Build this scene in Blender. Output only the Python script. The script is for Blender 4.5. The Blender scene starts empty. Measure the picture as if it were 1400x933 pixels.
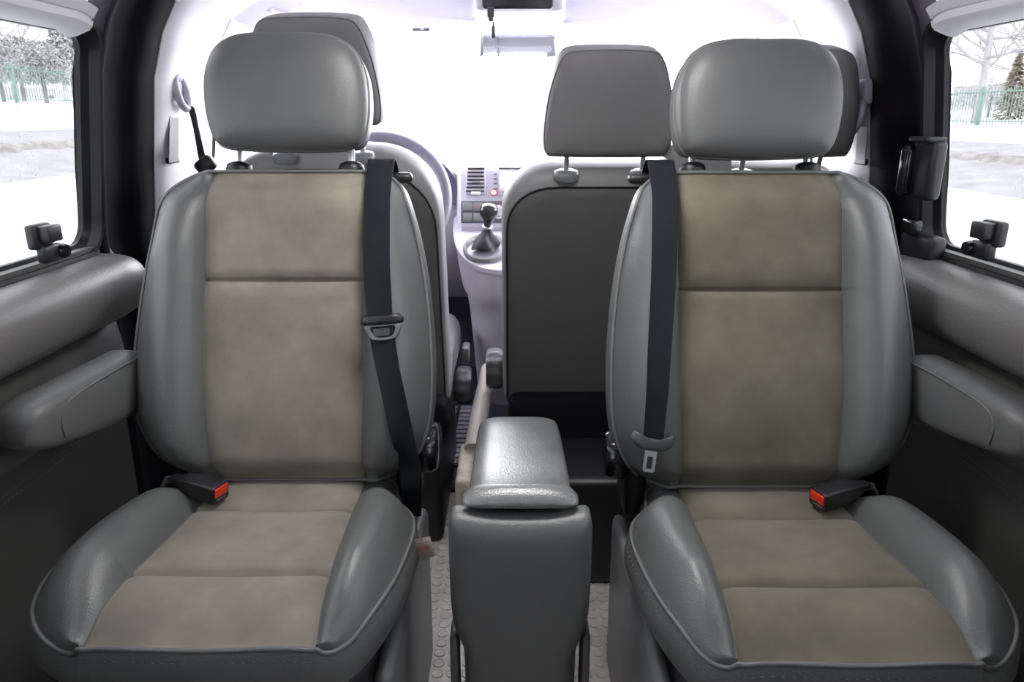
import bpy, bmesh, math, random
from math import sin, cos, tan, pi, radians as R
from mathutils import Vector as V, Matrix
from mathutils.bvhtree import BVHTree
random.seed(7)
sc = bpy.context.scene
COL = sc.collection

# ------------------------------------------------------------------ camera
ZC, PITCH, F = 1.07, R(17.0), 1000.0
CP, SP = cos(PITCH), sin(PITCH)
cam = bpy.data.cameras.new('camera'); camo = bpy.data.objects.new('camera', cam); COL.objects.link(camo)
camo.location = (0, 0, ZC); camo.rotation_euler = (pi/2 - PITCH, 0, 0)
cam.sensor_width = 36; cam.lens = F/1400*36; cam.clip_start = .02; cam.clip_end = 500
sc.camera = camo

def ray(u, v):
    a, b = (u-700)/F, (466.5-v)/F
    return V((a, CP + b*SP, b*CP - SP))
def at(u, v, x=None, y=None, z=None):
    d = ray(u, v)
    k = x/d.x if x is not None else (y/d.y if y is not None else (z-ZC)/d.z)
    return V((0, 0, ZC)) + d*k
def px_uv(p):
    q = p - V((0, 0, ZC)); c = q.y*CP - q.z*SP; return 700+F*q.x/c, 466.5-F*(q.z*CP+q.y*SP)/c
def px_u(p): return px_uv(p)[0]
def px_v(p): return px_uv(p)[1]
def on_plane(u, v, p0, n):
    d = ray(u, v); o = V((0, 0, ZC))
    return o + d*((p0-o).dot(n)/d.dot(n))

# ------------------------------------------------------------------ materials
def lin(c):
    return tuple(((x/12.92) if x <= .04045 else ((x+.055)/1.055)**2.4) for x in c)
def mat(name, col, rough=.5, metal=0, var=0, vscale=20, bump=0, bscale=300, spec=.5, sheen=0, col2=None, coat=0, detail=4, voro=False):
    m = bpy.data.materials.new(name); m.use_nodes = True
    nt = m.node_tree; b = nt.nodes['Principled BSDF']
    b.inputs['Base Color'].default_value = (*col, 1); b.inputs['Roughness'].default_value = rough
    b.inputs['Metallic'].default_value = metal; b.inputs['Specular IOR Level'].default_value = spec
    if sheen: b.inputs['Sheen Weight'].default_value = sheen; b.inputs['Sheen Roughness'].default_value = .5
    if coat: b.inputs['Coat Weight'].default_value = coat
    tc = nt.nodes.new('ShaderNodeTexCoord')
    if var:
        n = nt.nodes.new('ShaderNodeTexNoise'); n.inputs['Scale'].default_value = vscale; n.inputs['Detail'].default_value = detail
        n.inputs['Roughness'].default_value = .6
        nt.links.new(tc.outputs['Object'], n.inputs['Vector'])
        rp = nt.nodes.new('ShaderNodeValToRGB')
        c2 = col2 or tuple(max(0, x*(1-var)) for x in col); c1 = tuple(min(1, x*(1+var*.6)) for x in col)
        rp.color_ramp.elements[0].position = .32; rp.color_ramp.elements[1].position = .68
        rp.color_ramp.elements[0].color = (*c2, 1); rp.color_ramp.elements[1].color = (*c1, 1)
        nt.links.new(n.outputs['Fac'], rp.inputs['Fac']); nt.links.new(rp.outputs['Color'], b.inputs['Base Color'])
    if bump:
        if voro:
            n = nt.nodes.new('ShaderNodeTexVoronoi'); o = 'Distance'
        else:
            n = nt.nodes.new('ShaderNodeTexNoise'); o = 'Fac'; n.inputs['Detail'].default_value = 2
        n.inputs['Scale'].default_value = bscale
        nt.links.new(tc.outputs['Object'], n.inputs['Vector'])
        bp = nt.nodes.new('ShaderNodeBump'); bp.inputs['Strength'].default_value = bump; bp.inputs['Distance'].default_value = .002
        nt.links.new(n.outputs[o], bp.inputs['Height']); nt.links.new(bp.outputs['Normal'], b.inputs['Normal'])
    return m
def glass(name, tint, refl=.05):
    m = bpy.data.materials.new(name); m.use_nodes = True
    nt = m.node_tree; nt.nodes.remove(nt.nodes['Principled BSDF'])
    t = nt.nodes.new('ShaderNodeBsdfTransparent'); t.inputs[0].default_value = (*tint, 1)
    g = nt.nodes.new('ShaderNodeBsdfGlossy'); g.inputs['Roughness'].default_value = .03
    mx = nt.nodes.new('ShaderNodeMixShader'); mx.inputs[0].default_value = refl
    nt.links.new(t.outputs[0], mx.inputs[1]); nt.links.new(g.outputs[0], mx.inputs[2])
    nt.links.new(mx.outputs[0], nt.nodes['Material Output'].inputs[0])
    return m

M = {}
M['leather'] = mat('grey_leather', (.098, .102, .101), .44, spec=.75, bump=.14, bscale=420, voro=True, var=.06, vscale=6)
M['leather_side'] = mat('grey_leather_side', (.108, .110, .110), .46, spec=.6, bump=.12, bscale=420, voro=True)
M['suede'] = mat('beige_suede', (.222, .203, .166), .95, var=.28, vscale=8, bump=.12, bscale=700, spec=.1, sheen=.15, detail=7)
M['suede_dark'] = mat('dark_beige_suede', (.138, .126, .094), .95, var=.30, vscale=7, bump=.12, bscale=700, spec=.1, sheen=.15, detail=7)  # right seat's suede, darker and more olive than the left
M['lid'] = mat('worn_shiny_leather', (.16, .165, .163), .30, spec=.9, bump=.14, bscale=420, voro=True, var=.25, vscale=11)
M['piping'] = mat('piping', (.12, .125, .125), .45)
M['front_fabric'] = mat('front_seat_fabric', (.09, .089, .088), .75, bump=.1, bscale=800, spec=.3)
M['front_leather'] = mat('front_seat_leather', (.17, .165, .165), .5, bump=.1, bscale=500, spec=.4)
M['front_side'] = mat('front_seat_side', (.22, .215, .22), .5)
M['webbing'] = mat('belt_webbing', (.006, .008, .012), .65, bump=.2, bscale=900, spec=.25)
M['belt_light'] = mat('grey_belt_webbing', (.16, .15, .16), .6)
M['black'] = mat('black_plastic', (.012, .012, .014), .42)
M['gloss'] = mat('gloss_black_plastic', (.010, .010, .013), .16)
M['gasket'] = mat('black_rubber', (.008, .008, .010), .4, spec=.3)
M['grey_plastic'] = mat('grey_plastic', (.07, .072, .078), .4)
M['pewter'] = mat('pewter_plastic', (.15, .155, .165), .35)
M['boot'] = mat('boot_leather', (.02, .02, .024), .65)
M['chrome'] = mat('chrome', (.75, .76, .78), .12, metal=1)
M['steel'] = mat('satin_steel', (.78, .78, .80), .32, metal=1)
M['red'] = mat('red_plastic', (.62, .028, .012), .35)
M['dark_trim'] = mat('dark_interior_trim', (.006, .005, .008), .85, spec=.12, bump=.05, bscale=300)
M['wall'] = mat('dark_wall_vinyl', (.075, .075, .071), .5, bump=.12, bscale=500, voro=True)
M['pad'] = mat('grey_padded_vinyl', (.135, .13, .127), .40, bump=.18, bscale=350, voro=True)
M['light_trim'] = mat('light_trim', (.74, .72, .75), .5)
M['headliner'] = mat('headliner', (.86, .85, .87), .9)
M['visor'] = mat('visor_fabric', (.66, .64, .72), .9)
M['dash'] = mat('dash_plastic', (.42, .40, .47), .55, bump=.1, bscale=600)
M['dash_dark'] = mat('dark_dash_plastic', (.10, .095, .15), .5)
M['wheel'] = mat('wheel_leather', (.16, .15, .20), .4)
M['carpet'] = mat('carpet', (.035, .036, .06), .95, bump=.4, bscale=900, spec=.1)
M['floor'] = mat('rubber_floor', (.52, .49, .475), .34, var=.3, vscale=14, bump=.1, bscale=200)
M['mat_grey'] = mat('mat_grey', (.26, .26, .31), .6)
M['beige_plastic'] = mat('beige_plastic', (.48, .43, .38), .5, var=.35, vscale=25)
M['lever'] = mat('lever_plastic', (.46, .43, .40), .45)
M['stitch'] = mat('grey_stitching', (.15, .155, .155), .8)
M['paper'] = mat('paper_tag', (.72, .64, .54), .8)
M['print_red'] = mat('red_print', (.6, .1, .07), .8)
M['print_dark'] = mat('dark_print', (.25, .22, .2), .8)
M['white_mark'] = mat('white_print', (.7, .7, .72), .6)
M['thread'] = mat('stitch_thread', (.16, .15, .14), .8)
M['screen'] = mat('screen', (.02, .02, .025), .25)
M['mirror'] = mat('mirror_glass', (.8, .82, .88), .03, metal=1)
M['tint'] = glass('tinted_glass', (.405, .41, .415), .02)
M['dark_tint'] = glass('dark_tinted_glass', (.17, .175, .18), .02)
M['clear'] = glass('clear_glass', (.97, .97, .98), .02)
M['snow'] = mat('snow', (.83, .84, .87), .9, var=.05, vscale=1.5)
m_ = mat('wet_snowflake', (.85, .86, .9), .9); nt_ = m_.node_tree; tr_ = nt_.nodes.new('ShaderNodeBsdfTranslucent'); tr_.inputs[0].default_value = (.9, .9, .95, 1)
mx_ = nt_.nodes.new('ShaderNodeMixShader'); mx_.inputs[0].default_value = .75
nt_.links.new(nt_.nodes['Principled BSDF'].outputs[0], mx_.inputs[1]); nt_.links.new(tr_.outputs[0], mx_.inputs[2]); nt_.links.new(mx_.outputs[0], nt_.nodes['Material Output'].inputs[0]); M['flake'] = m_
M['slush'] = mat('slush_road', (.32, .315, .33), .8, var=.2, vscale=1.2)
M['bark'] = mat('bark', (.22, .19, .18), .9)
M['far_bark'] = mat('frosted_bark', (.42, .40, .40), .9)
M['conifer'] = mat('snowy_conifer', (.30, .27, .20), .9, var=.4, vscale=3)
M['frost'] = mat('frosted_foliage', (.50, .49, .49), .9, var=.2, vscale=1.2)
M['fence'] = mat('green_fence_paint', (.19, .30, .25), .6)
M['house'] = mat('house_wall', (.50, .48, .48), .9)

# ------------------------------------------------------------------ mesh helpers
ORG = {}
class MB:
    def __init__(s): s.v = []; s.f = []
    def add(s, verts, faces):
        b = len(s.v); s.v += [V(p) for p in verts]; s.f += [tuple(i+b for i in f) for f in faces]; return s
    def rings(s, rings, closed=True, cap0=True, cap1=True, loop=False):
        b = len(s.v); n = len(rings[0])
        for r in rings: s.v += [V(p) for p in r]
        m = len(rings)
        for i in range(m if loop else m-1):
            j = (i+1) % m
            for k in range(n if closed else n-1):
                l = (k+1) % n
                s.f.append((b+i*n+k, b+i*n+l, b+j*n+l, b+j*n+k))
        if not loop:
            if cap0: s.f.append(tuple(b+k for k in range(n))[::-1])
            if cap1: s.f.append(tuple(b+(m-1)*n+k for k in range(n)))
        return s
    def tube(s, pts, r, n=8, closed=False, flat=1.0):
        pts = [V(p) for p in pts]; m = len(pts); rs = r if isinstance(r, (list, tuple)) else [r]*m
        T = []
        for i in range(m):
            a = pts[(i-1) % m] if closed or i > 0 else pts[i]; c = pts[(i+1) % m] if closed or i < m-1 else pts[i]
            t = (c-a); T.append(t.normalized() if t.length > 1e-9 else V((0, 0, 1)))
        u = T[0].orthogonal().normalized(); out = []
        for i in range(m):
            u = (u - T[i]*u.dot(T[i]))
            u = u.normalized() if u.length > 1e-6 else T[i].orthogonal().normalized()
            w = T[i].cross(u)
            out.append([pts[i] + (u*cos(2*pi*k/n) + w*sin(2*pi*k/n)*flat)*rs[i] for k in range(n)])
        if closed:
            # undo the frame's twist by re-aligning the last seam
            best = min(range(n), key=lambda q: sum((out[-1][(k+q) % n]-out[0][k]).length for k in range(n)))
            if best:
                b0 = len(s.v)
                s.rings(out, cap0=False, cap1=False)
                last = b0+(m-1)*n
                for k in range(n): s.f.append((last+(k+best) % n, last+(k+best+1) % n, b0+(k+1) % n, b0+k))
                return s
            return s.rings(out, loop=True)
        return s.rings(out)
    def box(s, c, size, rot=None, bev=.0, seg=2):
        bm = bmesh.new(); bmesh.ops.create_cube(bm, size=1)
        for v in bm.verts: v.co = V((v.co.x*size[0], v.co.y*size[1], v.co.z*size[2]))
        if bev: bmesh.ops.bevel(bm, geom=bm.edges[:], offset=min(bev, min(size)*.49), segments=seg, affect='EDGES', profile=.5)
        rm = rot.to_matrix() if hasattr(rot, 'to_matrix') else (rot or Matrix.Identity(3))
        bm.verts.ensure_lookup_table()
        for i, v in enumerate(bm.verts): v.index = i
        s.add([rm @ v.co + V(c) for v in bm.verts], [[v.index for v in f.verts] for f in bm.faces]); bm.free(); return s
    def pad(s, loop, rings, P):
        # loop: 2-D closed outline; rings: (scale, depth); P(x, h, d) -> world
        n = len(loop); cx = sum(p[0] for p in loop)/n; ch = sum(p[1] for p in loop)/n
        out = []
        for sc_, d in rings:
            q = max(sc_, .0005)
            out.append([P(cx+(x-cx)*q, ch+(h-ch)*q, d) for x, h in loop])
        return s.rings(out)
    def lathe(s, prof, P, n=24):
        return s.rings([[P(r*cos(2*pi*k/n), r*sin(2*pi*k/n), d) for k in range(n)] for r, d in prof])
    def build(s, name, m, parent=None, sharp=50, label=None, recalc=True):
        me = bpy.data.meshes.new(name)
        if parent is not None: org = ORG[parent.name]
        else:
            lo = [min(v[i] for v in s.v) for i in range(3)]; hi = [max(v[i] for v in s.v) for i in range(3)]
            org = V(((lo[0]+hi[0])/2, (lo[1]+hi[1])/2, lo[2]))
        me.from_pydata([v-org for v in s.v], [], s.f); me.update()
        bm = bmesh.new(); bm.from_mesh(me)
        if recalc: bmesh.ops.recalc_face_normals(bm, faces=bm.faces[:])
        for f in bm.faces: f.smooth = True
        bm.to_mesh(me); bm.free()
        if sharp: me.set_sharp_from_angle(angle=R(sharp))
        me.materials.append(m)
        o = bpy.data.objects.new(name, me); COL.objects.link(o)
        if parent is not None: o.parent = parent
        else: o.location = org
        ORG[o.name] = org
        if label: o['label'] = label
        return o

def thing(name, label, cat, loc, group=None):
    o = bpy.data.objects.new(name, None); COL.objects.link(o); o.location = loc; ORG[o.name] = V(loc); o.empty_display_size = .05
    o['label'] = label; o['category'] = cat
    if group: o['group'] = group
    return o
def tag(o, label, cat, group=None, kind=None):
    o['label'] = label; o['category'] = cat
    if group: o['group'] = group
    if kind: o['kind'] = kind
    return o
def struct(o, label=None):
    o['kind'] = 'structure'
    if label: o['label'] = label
    return o
def spline(pts, sub=6, closed=True):
    pts = [V((*p, 0)) if len(p) == 2 else V(p) for p in pts]; n = len(pts); out = []
    for i in range(n if closed else n-1):
        g = (lambda k: pts[k % n]) if closed else (lambda k: pts[max(0, min(n-1, k))])
        p0, p1, p2, p3 = g(i-1), g(i), g(i+1), g(i+2)
        for k in range(sub):
            t = k/sub
            out.append(.5*((2*p1) + (p2-p0)*t + (2*p0-5*p1+4*p2-p3)*t*t + (3*p1-p0-3*p2+p3)*t**3))
    if not closed: out.append(pts[-1])
    return out
def sp2(half, sub=5):
    # symmetric closed outline from its right half (top to bottom)
    pts = list(half) + [(-x, h) for x, h in half[::-1] if abs(x) > 1e-6]
    return [(p.x, p.y) for p in spline(pts, sub)]
def interp(tab, t):
    if t <= tab[0][0]: return tab[0][1]
    for (a, p), (b, q) in zip(tab, tab[1:]):
        if t <= b:
            k = (t-a)/(b-a); return p+(q-p)*k
    return tab[-1][1]
def smooth_tab(tab, n=120):
    ps = spline([(a, b) for a, b in tab], 10, closed=False)
    return [(p.x, p.y) for p in ps]
def sm(a, b, t):
    k = max(0, min(1, (t-a)/(b-a))); return k*k*(3-2*k)
def frame(o, ex, ey, ez):
    o, ex, ey, ez = V(o), V(ex).normalized(), V(ey).normalized(), V(ez).normalized()
    return lambda x, h, d: o + ex*x + ey*h + ez*d
def gauss(t, c, w): return math.exp(-((t-c)/w)**2)

# ------------------------------------------------------------------ upholstered grid pad (backrest / cushion)
def grid_pad(P, Wt, wi, dfun, ts, side, thick_back, nb=12, ni=20, asym=None):
    W = smooth_tab(Wt)
    def row(t, h):
        w, i = interp(W, t), interp(wi, t); w = max(w, i+.004); wo = w
        if asym: wo, w = max(w+asym(t)[0], i+.004), max(w+asym(t)[1], i+.004)
        xs = [-wo + (wo-i)*k/nb for k in range(nb)] + [-i + 2*i*k/ni for k in range(ni)] + [i + (w-i)*k/nb for k in range(nb+1)]
        return xs, w, i, wo
    rows = []
    for t, h in ts:
        xs, w, i, wo = row(t, h)
        rows.append([(x, h, dfun(x, t, wo if x < 0 else w, i)) for x in xs])
    nc = len(rows[0]); nr = len(rows)
    bol, ins = MB(), MB()
    for mb, cols in ((bol, range(0, nb+1)), (ins, range(nb, nb+ni+1)), (bol, range(nb+ni, nc))):
        cols = list(cols)
        mb.rings([[P(*rows[r][c]) for c in cols] for r in range(nr)], closed=False, cap0=False, cap1=False)
    loop = [rows[0][c] for c in range(nc)] + [rows[r][nc-1] for r in range(1, nr)] + [rows[nr-1][c] for c in range(nc-2, -1, -1)] + [rows[r][0] for r in range(nr-2, 0, -1)]
    # even spacing and slightly rounded corners for the welt and the side wall
    acc = [0]
    for k in range(len(loop)):
        p, q = loop[k], loop[(k+1) % len(loop)]; acc.append(acc[-1]+math.dist(p, q))
    tot, n = acc[-1], int(acc[-1]/.006); ev = []; j = 0
    for k in range(n):
        l = tot*k/n
        while acc[j+1] < l: j += 1
        f = (l-acc[j])/max(1e-9, acc[j+1]-acc[j]); p, q = loop[j], loop[(j+1) % len(loop)]
        ev.append(tuple(p[c]+(q[c]-p[c])*f for c in range(3)))
    for _ in range(5):
        ev = [tuple(.25*ev[k-1][c]+.5*ev[k][c]+.25*ev[(k+1) % n][c] for c in range(3)) for k in range(n)]
    loop = ev
    n = len(loop); nor = []
    for k in range(n):
        a, b = loop[(k-2) % n], loop[(k+2) % n]
        tx, th = b[0]-a[0], b[1]-a[1]; l = math.hypot(tx, th) or 1
        nor.append((th/l, -tx/l))
    rg = [[P(*p) for p in loop]]
    for off, dep, fl in side:
        rg.append([P(x+nx*off, h+nh*off, d*(1-fl)-dep) for (x, h, d), (nx, nh) in zip(loop, nor)])
    bol.rings(rg, cap0=False, cap1=False)
    cx = 0; chh = sum(p[1] for p in loop)/n
    last = side[-1]
    rg2 = []
    for q in (1, .8, .5, .0005):
        rg2.append([P((x+nx*last[0])*q, chh+(h+nh*last[0]-chh)*q, (d*(1-last[2])-last[1])*q - (thick_back)*(1-q)) for (x, h, d), (nx, nh) in zip(loop, nor)])
    bol.rings(rg2, cap0=False)
    pip = [P(x+nx*.002, h+nh*.002, d+.0005) for (x, h, d), (nx, nh) in zip(loop, nor)]
    st = MB(); q = 0
    for k in range(0, len(loop)):
        if k % 2: continue
        (x, h, d), (nx, nh) = loop[k], nor[k]; (x2, h2, d2) = loop[(k+1) % len(loop)]
        dep = side[0][1]+.006; o = side[1][0]*.9
        a, b = P(x+nx*o, h+nh*o, d-dep), P(x2+nx*o, h2+nh*o, d2-dep)
        st.tube([a, a.lerp(b, .6)], .00055, 4)
    seams = [[P(r_[c][0], r_[c][1], r_[c][2]+.0004) for r_ in rows] for c in (nb, nb+ni)]
    return bol, ins, pip, st, seams

def merge_close(mb, d=1e-5):
    return mb

# ------------------------------------------------------------------ second-row captain seats
HEAD2 = sp2([(0, .190), (.05, .190), (.088, .183), (.117, .163), (.133, .128), (.1375, .09), (.135, .05), (.126, .018), (.108, .004), (.06, .0), (0, -.001)])
def captain_seat(sx, dy, m, what):
    yb, zb, rec = 1.13+dy, .475, R(15)
    X = V((m, 0, 0)); U = V((0, sin(rec), cos(rec))); N = V((0, -cos(rec), sin(rec)))
    root = thing('captain_seat', what['label'], 'seat', (sx, yb-.2, 0), 'captain seats turned to face the rear')
    # ---- pedestal
    mb = MB(); mb.box((sx, yb-.10, .165), (.40, .36, .33), bev=.03)
    mb.box((sx, yb-.10, .345), (.34, .34, .05), bev=.01)
    ped = mb.build('pedestal', M['grey_plastic'], root)
    for s in (-1, 1):
        mb = MB(); mb.box((sx+s*.205, yb-.08, .17), (.026, .46, .34), bev=.012); mb.build('pedestal_cover', M['pewter'], root)
    # ---- backrest
    L = .529
    Pb = lambda x, h, d: V((sx, yb, zb)) + X*x + U*h + N*d
    Wt = [(0, .165), (.02, .188), (.05, .208), (.10, .231), (.2, .246), (.35, .25), (.5, .246), (.65, .237), (.8, .222), (.88, .209), (.93, .199), (.96, .189), (.98, .177), (.99, .168), (.996, .160), (1, .148)]
    wi = [(0, .127), (.3, .134), (.6, .137), (.64, .1345), (.68, .137), (.95, .137), (1, .133)]
    seam = what['seam']
    tt = [0, .008, .02, .035, .05, .07, .09, .115, .14, .18, .22, .26, .3, .35, .4, .45, .5, .55, .59, seam-.012, seam-.005, seam, seam+.005, seam+.012, .69, .72, .76, .8, .84, .87, .9, .92, .94, .955, .97, .98, .986, .99, .994, .997, 1]
    tt = sorted(set(tt))
    def dB(x, t, w, i):
        a = abs(x)
        lum = .022*gauss(t, .28, .3) - .035*sm(.85, 1.0, t)**2 - .03*(1-sm(0, .07, t))
        if a <= i+1e-6:
            k = a/i
            d = lum + .008*(1-k**4)*(1-.9*gauss(t, seam, .009)) - .006*gauss(t, seam, .005) + .006*k*k
            if k > .999: d -= .004
        else:
            k = (a-i)/(w-i)
            ridge = .043*(.35+.65*sm(.0, .15, t))*(1-.75*sm(.72, 1, t))
            d = lum + .002 + ridge*(sin(pi*min(1, k*.98)**.8))**.9 + k*.004
            d -= .035*k**4*(1-.75*sm(.78, 1, t))
        return d
    bol, ins, pip, st_, seams = grid_pad(Pb, Wt, wi, dB, [(t, t*L) for t in tt],
        [(.003, .006, 0), (.006, .022, 0), (.006, .05, .3), (.003, .075, .7), (-.004, .095, 1), (-.018, .108, 1)], .115, asym=lambda t: (.013*sm(0, .25, t)*(1-sm(.88, 1, t)), -.008*sm(0, .1, t)*(1-.6*sm(.8, 1, t))))
    bvh = BVHTree.FromPolygons(bol.v + ins.v, bol.f + [tuple(i+len(bol.v) for i in f) for f in ins.f])
    back = bol.build('backrest', M['leather'], root, sharp=60)
    ins.build('insert_panel', M[what['suede']], back, sharp=0, label='beige suede centre panel of the backrest')
    mb = MB(); mb.tube(pip, .0032, 8, closed=True); mb.build('piping', M['piping'], back)
    for q in seams: MB().tube(q, .0011, 6).build('insert_seam', M['piping'], back)
    # ---- headrest
    rh = R(8)
    Uh = V((0, sin(rh), cos(rh))); Nh = V((0, -cos(rh), sin(rh)))
    hb = V((sx, yb + sin(rec)*L + .035, what['head_z']))
    Ph = lambda x, h, d: hb + X*x + Uh*h + Nh*d
    mb = MB(); mb.pad(HEAD2, [(0, .052), (.3, .0515), (.6, .048), (.78, .0425), (.9, .035), (.965, .026), (.992, .015), (1, .004), (.992, -.002), (.998, -.01), (.99, -.05), (.965, -.064), (.9, -.074), (.7, -.082), (.3, -.086), (0, -.087)], Ph)
    hr = mb.build('headrest', M['leather_side'], root)
    mb = MB(); mb.tube([Ph(x*.996, h*.996+.0004, -.002) for x, h in HEAD2], .003, 8, closed=True); mb.build('piping', M['piping'], hr)
    for s in (-1, 1):
        b0 = Pb(s*.099, L-.005, -.055); b1 = Ph(s*.099, .02, -.03)
        mb = MB(); mb.tube([b0, b1], .0058, 12); mb.build('headrest_post', M['steel'], hr)
        mb = MB(); c = Pb(s*.099, L+.016, -.055)
        mb.lathe([(.004, .008), (.014, .007), (.021, .003), (.023, -.004), (.022, -.012)], frame(c, (1, 0, 0), N, U))
        mb.build('post_guide', M['black'], back)
    # ---- cushion
    Lc = .428; yr = yb + .045
    Pc = lambda x, h, d: V((sx, yr-h-.016*max(0, 1-(x/.185)**2)*sm(.7*Lc, Lc, h), zb-.005)) + X*x + V((0, 0, d))
    Wc = [(0, .175), (.08, .180), (.16, .188), (.22, .205), (.28, .222), (.36, .233), (.46, .236), (.56, .234), (.66, .231), (.74, .226), (.82, .217), (.88, .206), (.92, .196), (.95, .187), (.97, .180), (.985, .1725), (.993, .165), (1, .1455)]
    wic = [(0, .127), (.3, .127), (.6, .131), (1, .143)]
    s1, s2 = .315, .745
    tc_ = sorted(set([0, .05, .1, .14, .17, .2, .23, s1-.016, s1-.006, s1, s1+.006, s1+.016, .33, .38, .43, .48, .53, .58, .62, s2-.016, s2-.006, s2, s2+.006, s2+.016, .71, .75, .80, .83, .86, .89, .915, .935, .95, .96, .97, .98, .985, .99, .994, .997, 1]))
    def dC(x, t, w, i):
        a = abs(x)
        base = -.004 + .01*gauss(t, .75, .25) - .022*sm(.82, 1, t)**2 - .01*(1-sm(0, .3, t))
        if a <= i+1e-6:
            k = a/i
            d = base + .010*(1-k**4)*(1-.85*gauss(t, s1, .03)-.85*gauss(t, s2, .03)) - .008*(gauss(t, s1, .009)+gauss(t, s2, .009)) + .004*k*k
            if k > .999: d -= .004
        else:
            k = (a-i)/(w-i)
            ridge = .042*sm(.12, .36, t)*(1-.85*sm(.72, 1, t)) + .004
            d = base + .001 + ridge*(sin(pi*min(1, k*.95)**.85))**.9
            d -= .020*k**4*(1-.6*sm(.8, 1, t))
        return d
    bol, ins, pip, st_, seams = grid_pad(Pc, Wc, wic, dC, [(t, t*Lc) for t in tc_],
        [(.004, .006, 0), (.010, .022, 0), (.011, .042, .2), (.004, .066, .6), (-.010, .088, .9), (-.03, .105, 1)], .11, asym=lambda t: (what['outer']*sm(.2, .6, t)*(1-max(0, (t-.82)/.18)**4), -.008*sm(.1, .35, t)*(1-sm(.8, 1, t))))
    cu = bol.build('seat_cushion', M['leather'], root, sharp=60)
    ins.build('insert_panel', M[what['suede']], cu, sharp=0, label='beige suede centre panel of the seat cushion')
    mb = MB(); mb.tube(pip, .0034, 8, closed=True); mb.build('piping', M['leather_side'], cu)
    for q in seams: MB().tube(q, .0011, 6).build('insert_seam', M['piping'], cu)
    st_.build('stitching', M['stitch'], cu, sharp=0)
    # ---- armrest (outer side), sweeping forward and outward
    A0 = V((sx-m*.275, yb+.06, .640)); A1 = V((sx-m*.316, yb-.198, .642))
    ax = (A1-A0).normalized(); rt = ax.cross(V((0, 0, 1))).normalized()
    secs = []
    prof = [(0, .030, .050, .0), (.05, .036, .054, .0), (.3, .037, .052, 0), (.6, .038, .046, .003), (.8, .0385, .041, .006), (.9, .037, .036, .007), (.955, .032, .030, .007), (.985, .024, .022, .007), (1, .012, .011, .007)]
    for k, w, hh, dz in prof:
        c = A0.lerp(A1, k) + V((0, 0, dz))
        ring = []
        for q in range(28):
            a = 2*pi*q/28; ca, sa = cos(a), sin(a)
            ring.append(c + rt*w*math.copysign(abs(ca)**.55, ca) + V((0, 0, 1))*hh*math.copysign(abs(sa)**.55, sa))
        secs.append(ring)
    mb = MB(); mb.rings(secs); arm = mb.build('armrest', M['leather_side'], root)
    # seam along the inner top edge of the armrest, turning down at its nose
    inner = -rt if (rt.x*m) < 0 else rt
    sp = [(.0, .046), (.2, .045), (.45, .040), (.65, .034), (.76, .024), (.80, .004), (.79, -.018)]
    path = spline([A0.lerp(A1, k) + inner*(.0365 if z > .02 else .0392) + V((0, 0, z)) for k, z in sp], 6, closed=False)
    mb = MB(); mb.tube(path, .0016, 6); mb.build('seam', M['piping'], arm)
    # ---- recline knob on the inner side
    kc = V((sx+m*.220, yb+.075, .50)); Pk = frame(kc, (0, 1, 0), (0, 0, 1), (m, 0, 0))
    mb = MB(); n = 40; prof = []
    for r, d in ((.034, -.02), (.042, -.012), (.044, 0), (.043, .02), (.038, .027), (.001, .029)):
        prof.append([Pk((r*(1+.03*cos(8*2*pi*q/n)))*cos(2*pi*q/n), (r*(1+.03*cos(8*2*pi*q/n)))*sin(2*pi*q/n), d) for q in range(n)])
    mb.rings(prof); mb.build('recline_knob', M['gloss'], root)
    mb = MB(); mb.box((sx+m*.195, yb+.085, .46), (.04, .10, .14), bev=.015); mb.build('hinge_cover', M['black'], root)
    # ---- buckle with its red button, lying on the rear outer corner of the cushion
    bc = what['buckle']; th = R(20)
    bx = V((m*cos(th), -sin(th), -.10)).normalized(); by = bx.cross(V((0, 0, 1))).normalized(); bz = by.cross(bx)
    if bz.z < 0: bz = -bz
    Pk = lambda a, b, c: bc + bx*a + by*b + bz*c
    mb = MB(); secs = []
    for a, w, h in ((-.085, .009, .004), (-.07, .011, .006), (-.055, .016, .011), (-.03, .0185, .0145), (0, .0185, .016), (.012, .0185, .016), (.0135, .0175, .015)):
        secs.append([Pk(a, w*math.copysign(abs(cos(q))**.3, cos(q)), h*math.copysign(abs(sin(q))**.3, sin(q))) for q in [2*pi*k/24 for k in range(24)]])
    mb.rings(secs); bu = mb.build('buckle', M['black'], root)
    rot = Matrix((bx, by, bz)).transposed()
    mb = MB(); mb.box(Pk(.0125, 0, .004), (.006, .029, .0165), rot, .0015); mb.build('release_button', M['red'], bu, label='red release button')
    mb = MB(); mb.box(Pk(.0128, 0, -.0095), (.003, .022, .004), rot, .001); mb.build('latch_slot', M['grey_plastic'], bu)
    mb = MB(); mb.tube([Pk(-.075, 0, 0), Pk(-.098, .0, -.008), Pk(-.11, 0, -.03), Pk(-.112, 0, -.07)], .007, 8, flat=.5); mb.build('buckle_stalk', M['grey_plastic'], bu)
    # ---- seat belt
    O = V((0, 0, ZC))
    def surf(u, v, off):
        d = ray(u, v).normalized(); h = bvh.ray_cast(O, d)
        return None if h[0] is None else h[0] - d*off
    rows = []
    for u, v, hw, yy in what['belt']:
        l, r = surf(u-hw, v, 0), surf(u+hw, v, 0)
        if yy or l is None or r is None:
            l, r = at(u-hw, v, y=yy or 1.12), at(u+hw, v, y=yy or 1.12); lift = 0
        else:
            lift = 0
            for k in range(1, 8):
                h = surf(u-hw+2*hw*k/8, v, 0)
                if h: lift = max(lift, (h-l.lerp(r, k/8)).dot(N))
        rows.append((l+N*(lift+.003), r+N*(lift+.003)))
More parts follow.
